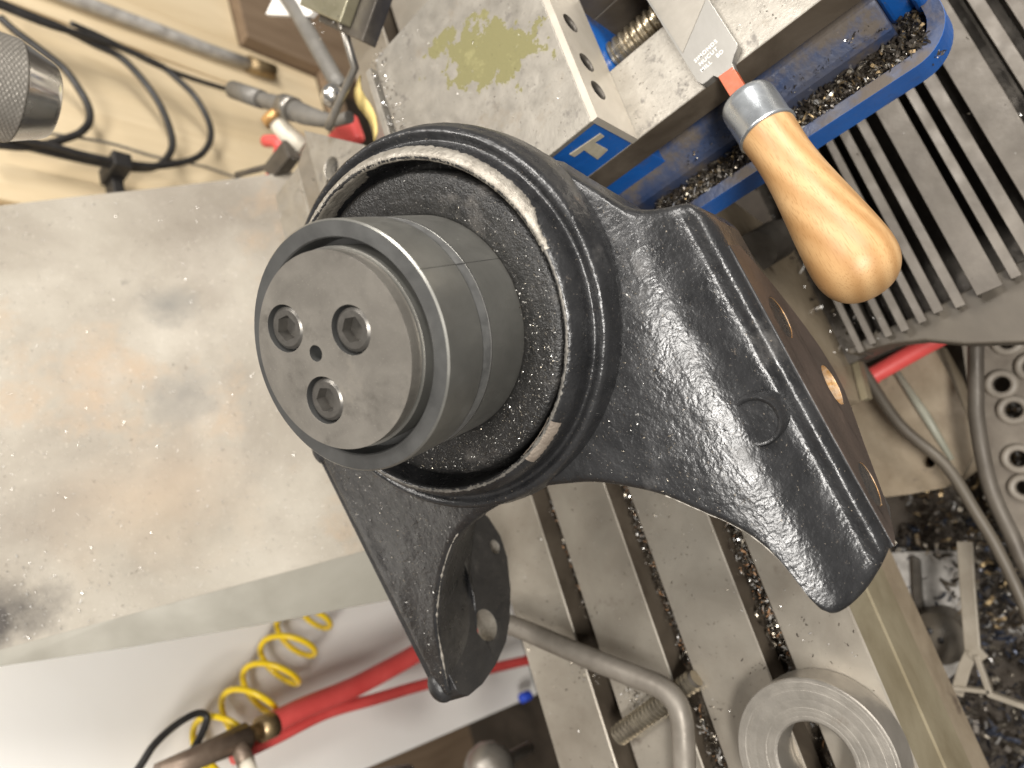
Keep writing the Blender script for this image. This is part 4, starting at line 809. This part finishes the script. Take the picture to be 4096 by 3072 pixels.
# in the slots of the table
sp = []
for (a, b), dens in zip(SL, (1300, 1000, 900)):
    sp.append((lambda r, a=a, b=b: (U(r, -300, 120), U(r, a-2, b+3), -32), (0, 0, 1), dens, 1.5, 5, 8))
sp.append((lambda r: (U(r, -60, 60), U(r, -70, -58), -24), (0, 0, 1), 900, 1.2, 3.6, 16))
sp.append((lambda r: (U(r, -50, 70), U(r, -5, 4), -22), (0, 0, 1), 700, 1.2, 3.6, 12))
sp.append((lambda r: (U(r, -48, 75), -72+abs(r.gauss(0, 3.2)), -13), (0, 0, 1), 1500, 1.0, 3.4, 10))
sp.append((lambda r: (U(r, -45, 110), -8.4+abs(r.gauss(0, 2.6)), -11), (0, 0, 1), 1100, 1.0, 3.0, 8))
sp.append((lambda r: (U(r, -8, 110), 55+abs(r.gauss(0, 2.6)), -10), (0, 0, 1), 700, 1.0, 3.2, 7))
sp.append((lambda r: (U(r, -140, -70), U(r, -4, 4), -10), (0, 0, 1), 160, 2, 5, 8))
chips('slot_swarf', sp, [CHIPD, CHIPM, CHIPB, RUSTC], (5, 4, 2, 1.6), 'dark steel chips packed in the table slots', 3)
def ontable(r):
    while True:
        y = U(r, -113, 119)
        if not any(a-1 < y < b+1 for a, b in SL): return (U(r, -220, 130), y, 0)
chips('table_chips', [(ontable, (0, 0, 1), 1500, 0.5, 1.6, 0.2), (lambda r: clump(r, -34, 66, 0, 6), (0, 0, 1), 120, 0.6, 2, 0.6), (lambda r: clump(r, -60, 40, 0, 5), (0, 0, 1), 120, 0.6, 2, 0.6)],
      CM, (3, 4, 4), 'small bright chips sprinkled over the table top', 5)
sp = [(lambda r: (U(r, 205, 217.5), U(r, -272, -110), 8.7), (0, 0, 1), 7000, 0.9, 4.8, 13), (lambda r: (U(r, 200, 232), U(r, -276, -264), 8.7), (0, 0, 1), 700, 0.9, 4, 6),
      (lambda r: (U(r, 276, 328), U(r, -260, -137), 22.2), (0, 0, 1), 2200, 1, 4, 8), (lambda r: (U(r, 216, 232), U(r, -260, -140), 34), (0.4, 0, 1), 260, 0.6, 2, 1)]
chips('vise_swarf', sp, [CHIPD, CHIPM, CHIPB, BRASS], (9, 3.4, 0.7, 1.6), 'dark oily chips lying in the blue vise base channel', 8)
chips('jaw_chips', [(lambda r: (U(r, 229, 375), U(r, -131, -8), 115), (0, 0, 1), 420, 0.3, 1.0, 0.2), (lambda r: (U(r, 229, 274), U(r, -296, -139), 75), (0, 0, 1), 300, 0.3, 1.0, 0.2),
                    (lambda r: (U(r, 300, 380), U(r, -16, 0), 115), (0, 0, 1), 240, 0.6, 2.2, 0.5), (lambda r: (U(r, 400, 470), U(r, -40, 20), 136.2), (0, 0, 1), 160, 0.5, 1.8, 0.3), (lambda r: (U(r, 345, 400), U(r, 100, 158), 94.2), (0, 0, 1), 60, 0.6, 2, 0.3)],
      CM, (3, 3, 5), 'fine bright chips on the bare steel vise tops', 9)
def onsheet(r):
    x = U(r, 92, 436); t = 400*r.random(); return S(x, t, 4*math.sin(PI*(x-90)/350)*math.sin(PI*(t+10)/430)+0.8)
chips('guard_chips', [(onsheet, (0, -0.826, 0.564), 6500, 0.35, 1.2, 0.2), (lambda r: S(92+abs(r.gauss(0, 30)), r.gauss(330, 45), 2), (0, -0.826, 0.564), 500, 0.6, 1.8, 0.3)], [CHIPM, CHIPB], (1, 6), 'sparkling fine chips stuck to the sloping sheet guard', 11)
def onrecess(r):
    a = math.radians(r.gauss(20, 55)); q = 51+16.5*r.random()**0.8; return CEN+AX_U*(q*math.cos(a))+AX_V*(q*math.sin(a))+AX_W*(-7.2)
chips('recess_chips', [(onrecess, AX_W, 1500, 0.25, 0.9, 0.3)], CM, (2, 4, 3), 'fine bright swarf dusted round the plug in the bore', 21)
def onbracket(r):
    while True:
        v = U(r, -125, 90); u = U(r, -30, 175)
        if u_left(v)+5 < u < interp(UR, v)-4 and math.hypot(u, v) > 90:
            w = interp(PV, v) - 14*sstep(-u, -45, 45)*(1-sstep(abs(v), 60, 115)); q = CEN+AX_U*u+AX_V*v+AX_W*(w+0.3); return q
chips('bracket_chips', [(onbracket, AX_W, 900, 0.3, 1.1, 0.1)], CM, (1, 4, 4), 'tiny light specks of swarf on the black bracket web', 12)
sp = [(lambda r: (U(r, -260, -20), U(r, -190, 20), -358), (0, 0, 1), 2200, 3.5, 11, 22)]
chips('tray_swarf', sp, [CHIPBL, CHIPM, CHIPD, CHIPB], (4, 2.5, 3, 0.6), 'curled blue and brown chips heaped in the tray', 14)
chips('tray_chips', [(lambda r: (U(r, -120, 60), U(r, -240, -80), -358), (0, 0, 1), 1700, 3, 9, 34)], [CHIPM, CHIPD, CHIPB, BRASS], (3, 5, 1.2, 2), 'brown and bright chips heaped beside the grey cables', 15)
chips('cover_chips', [(lambda r: (U(r, 108, 300), U(r, -170, -130), -135), (0, 0, 1), 260, 1.5, 5, 6), (lambda r: (U(r, 108, 420), U(r, -420, -150), -118), (0, 0, 1), 360, 0.5, 2, 0.5)], CM, (5, 3, 2.5), 'chips caught between the ribs of the way cover', 16)

# ------------------------------------------------------------------ second-level parts: hang details under the part they sit on
def under(thing_, child, parent_name):
    kids = {}
    for o in bpy.data.objects:
        if o.parent == thing_: kids.setdefault(o.name.split('.')[0], []).append(o)
    p = kids[parent_name][0]
    for c in kids.get(child, []):
        loc = c.location.copy(); c.parent = p; c.location = loc - p.location
under(plug, 'groove_line', 'sleeve'); under(plug, 'scribed_line', 'sleeve'); under(filet, 'cut_teeth', 'blade'); under(filet, 'stamped_lettering', 'blade')
under(vise, 'jaw_screw', 'jaw_plate'); under(vise, 'letter', 'fixed_jaw_body'); under(bracket, 'flange_lug', 'rear_flange')
under(bracket, 'bare_metal_edge', 'hub_drum'); under(bracket, 'worn_lip_line', 'hub_drum'); under(bracket, 'scraped_patch', 'hub_drum')
under(bracket, 'casting_pad', 'saddle_web'); under(bracket, 'worn_edge', 'saddle_web'); under(pf, 'boss', 'plate'); under(h1, 'valve_knob', 'valve_body'); under(cs, 'ridge', 'body'); under(cs, 'hole_lining', 'body'); under(fb, 'sunk_screw', 'body'); under(plug, 'vent_hole', 'cap_disc')
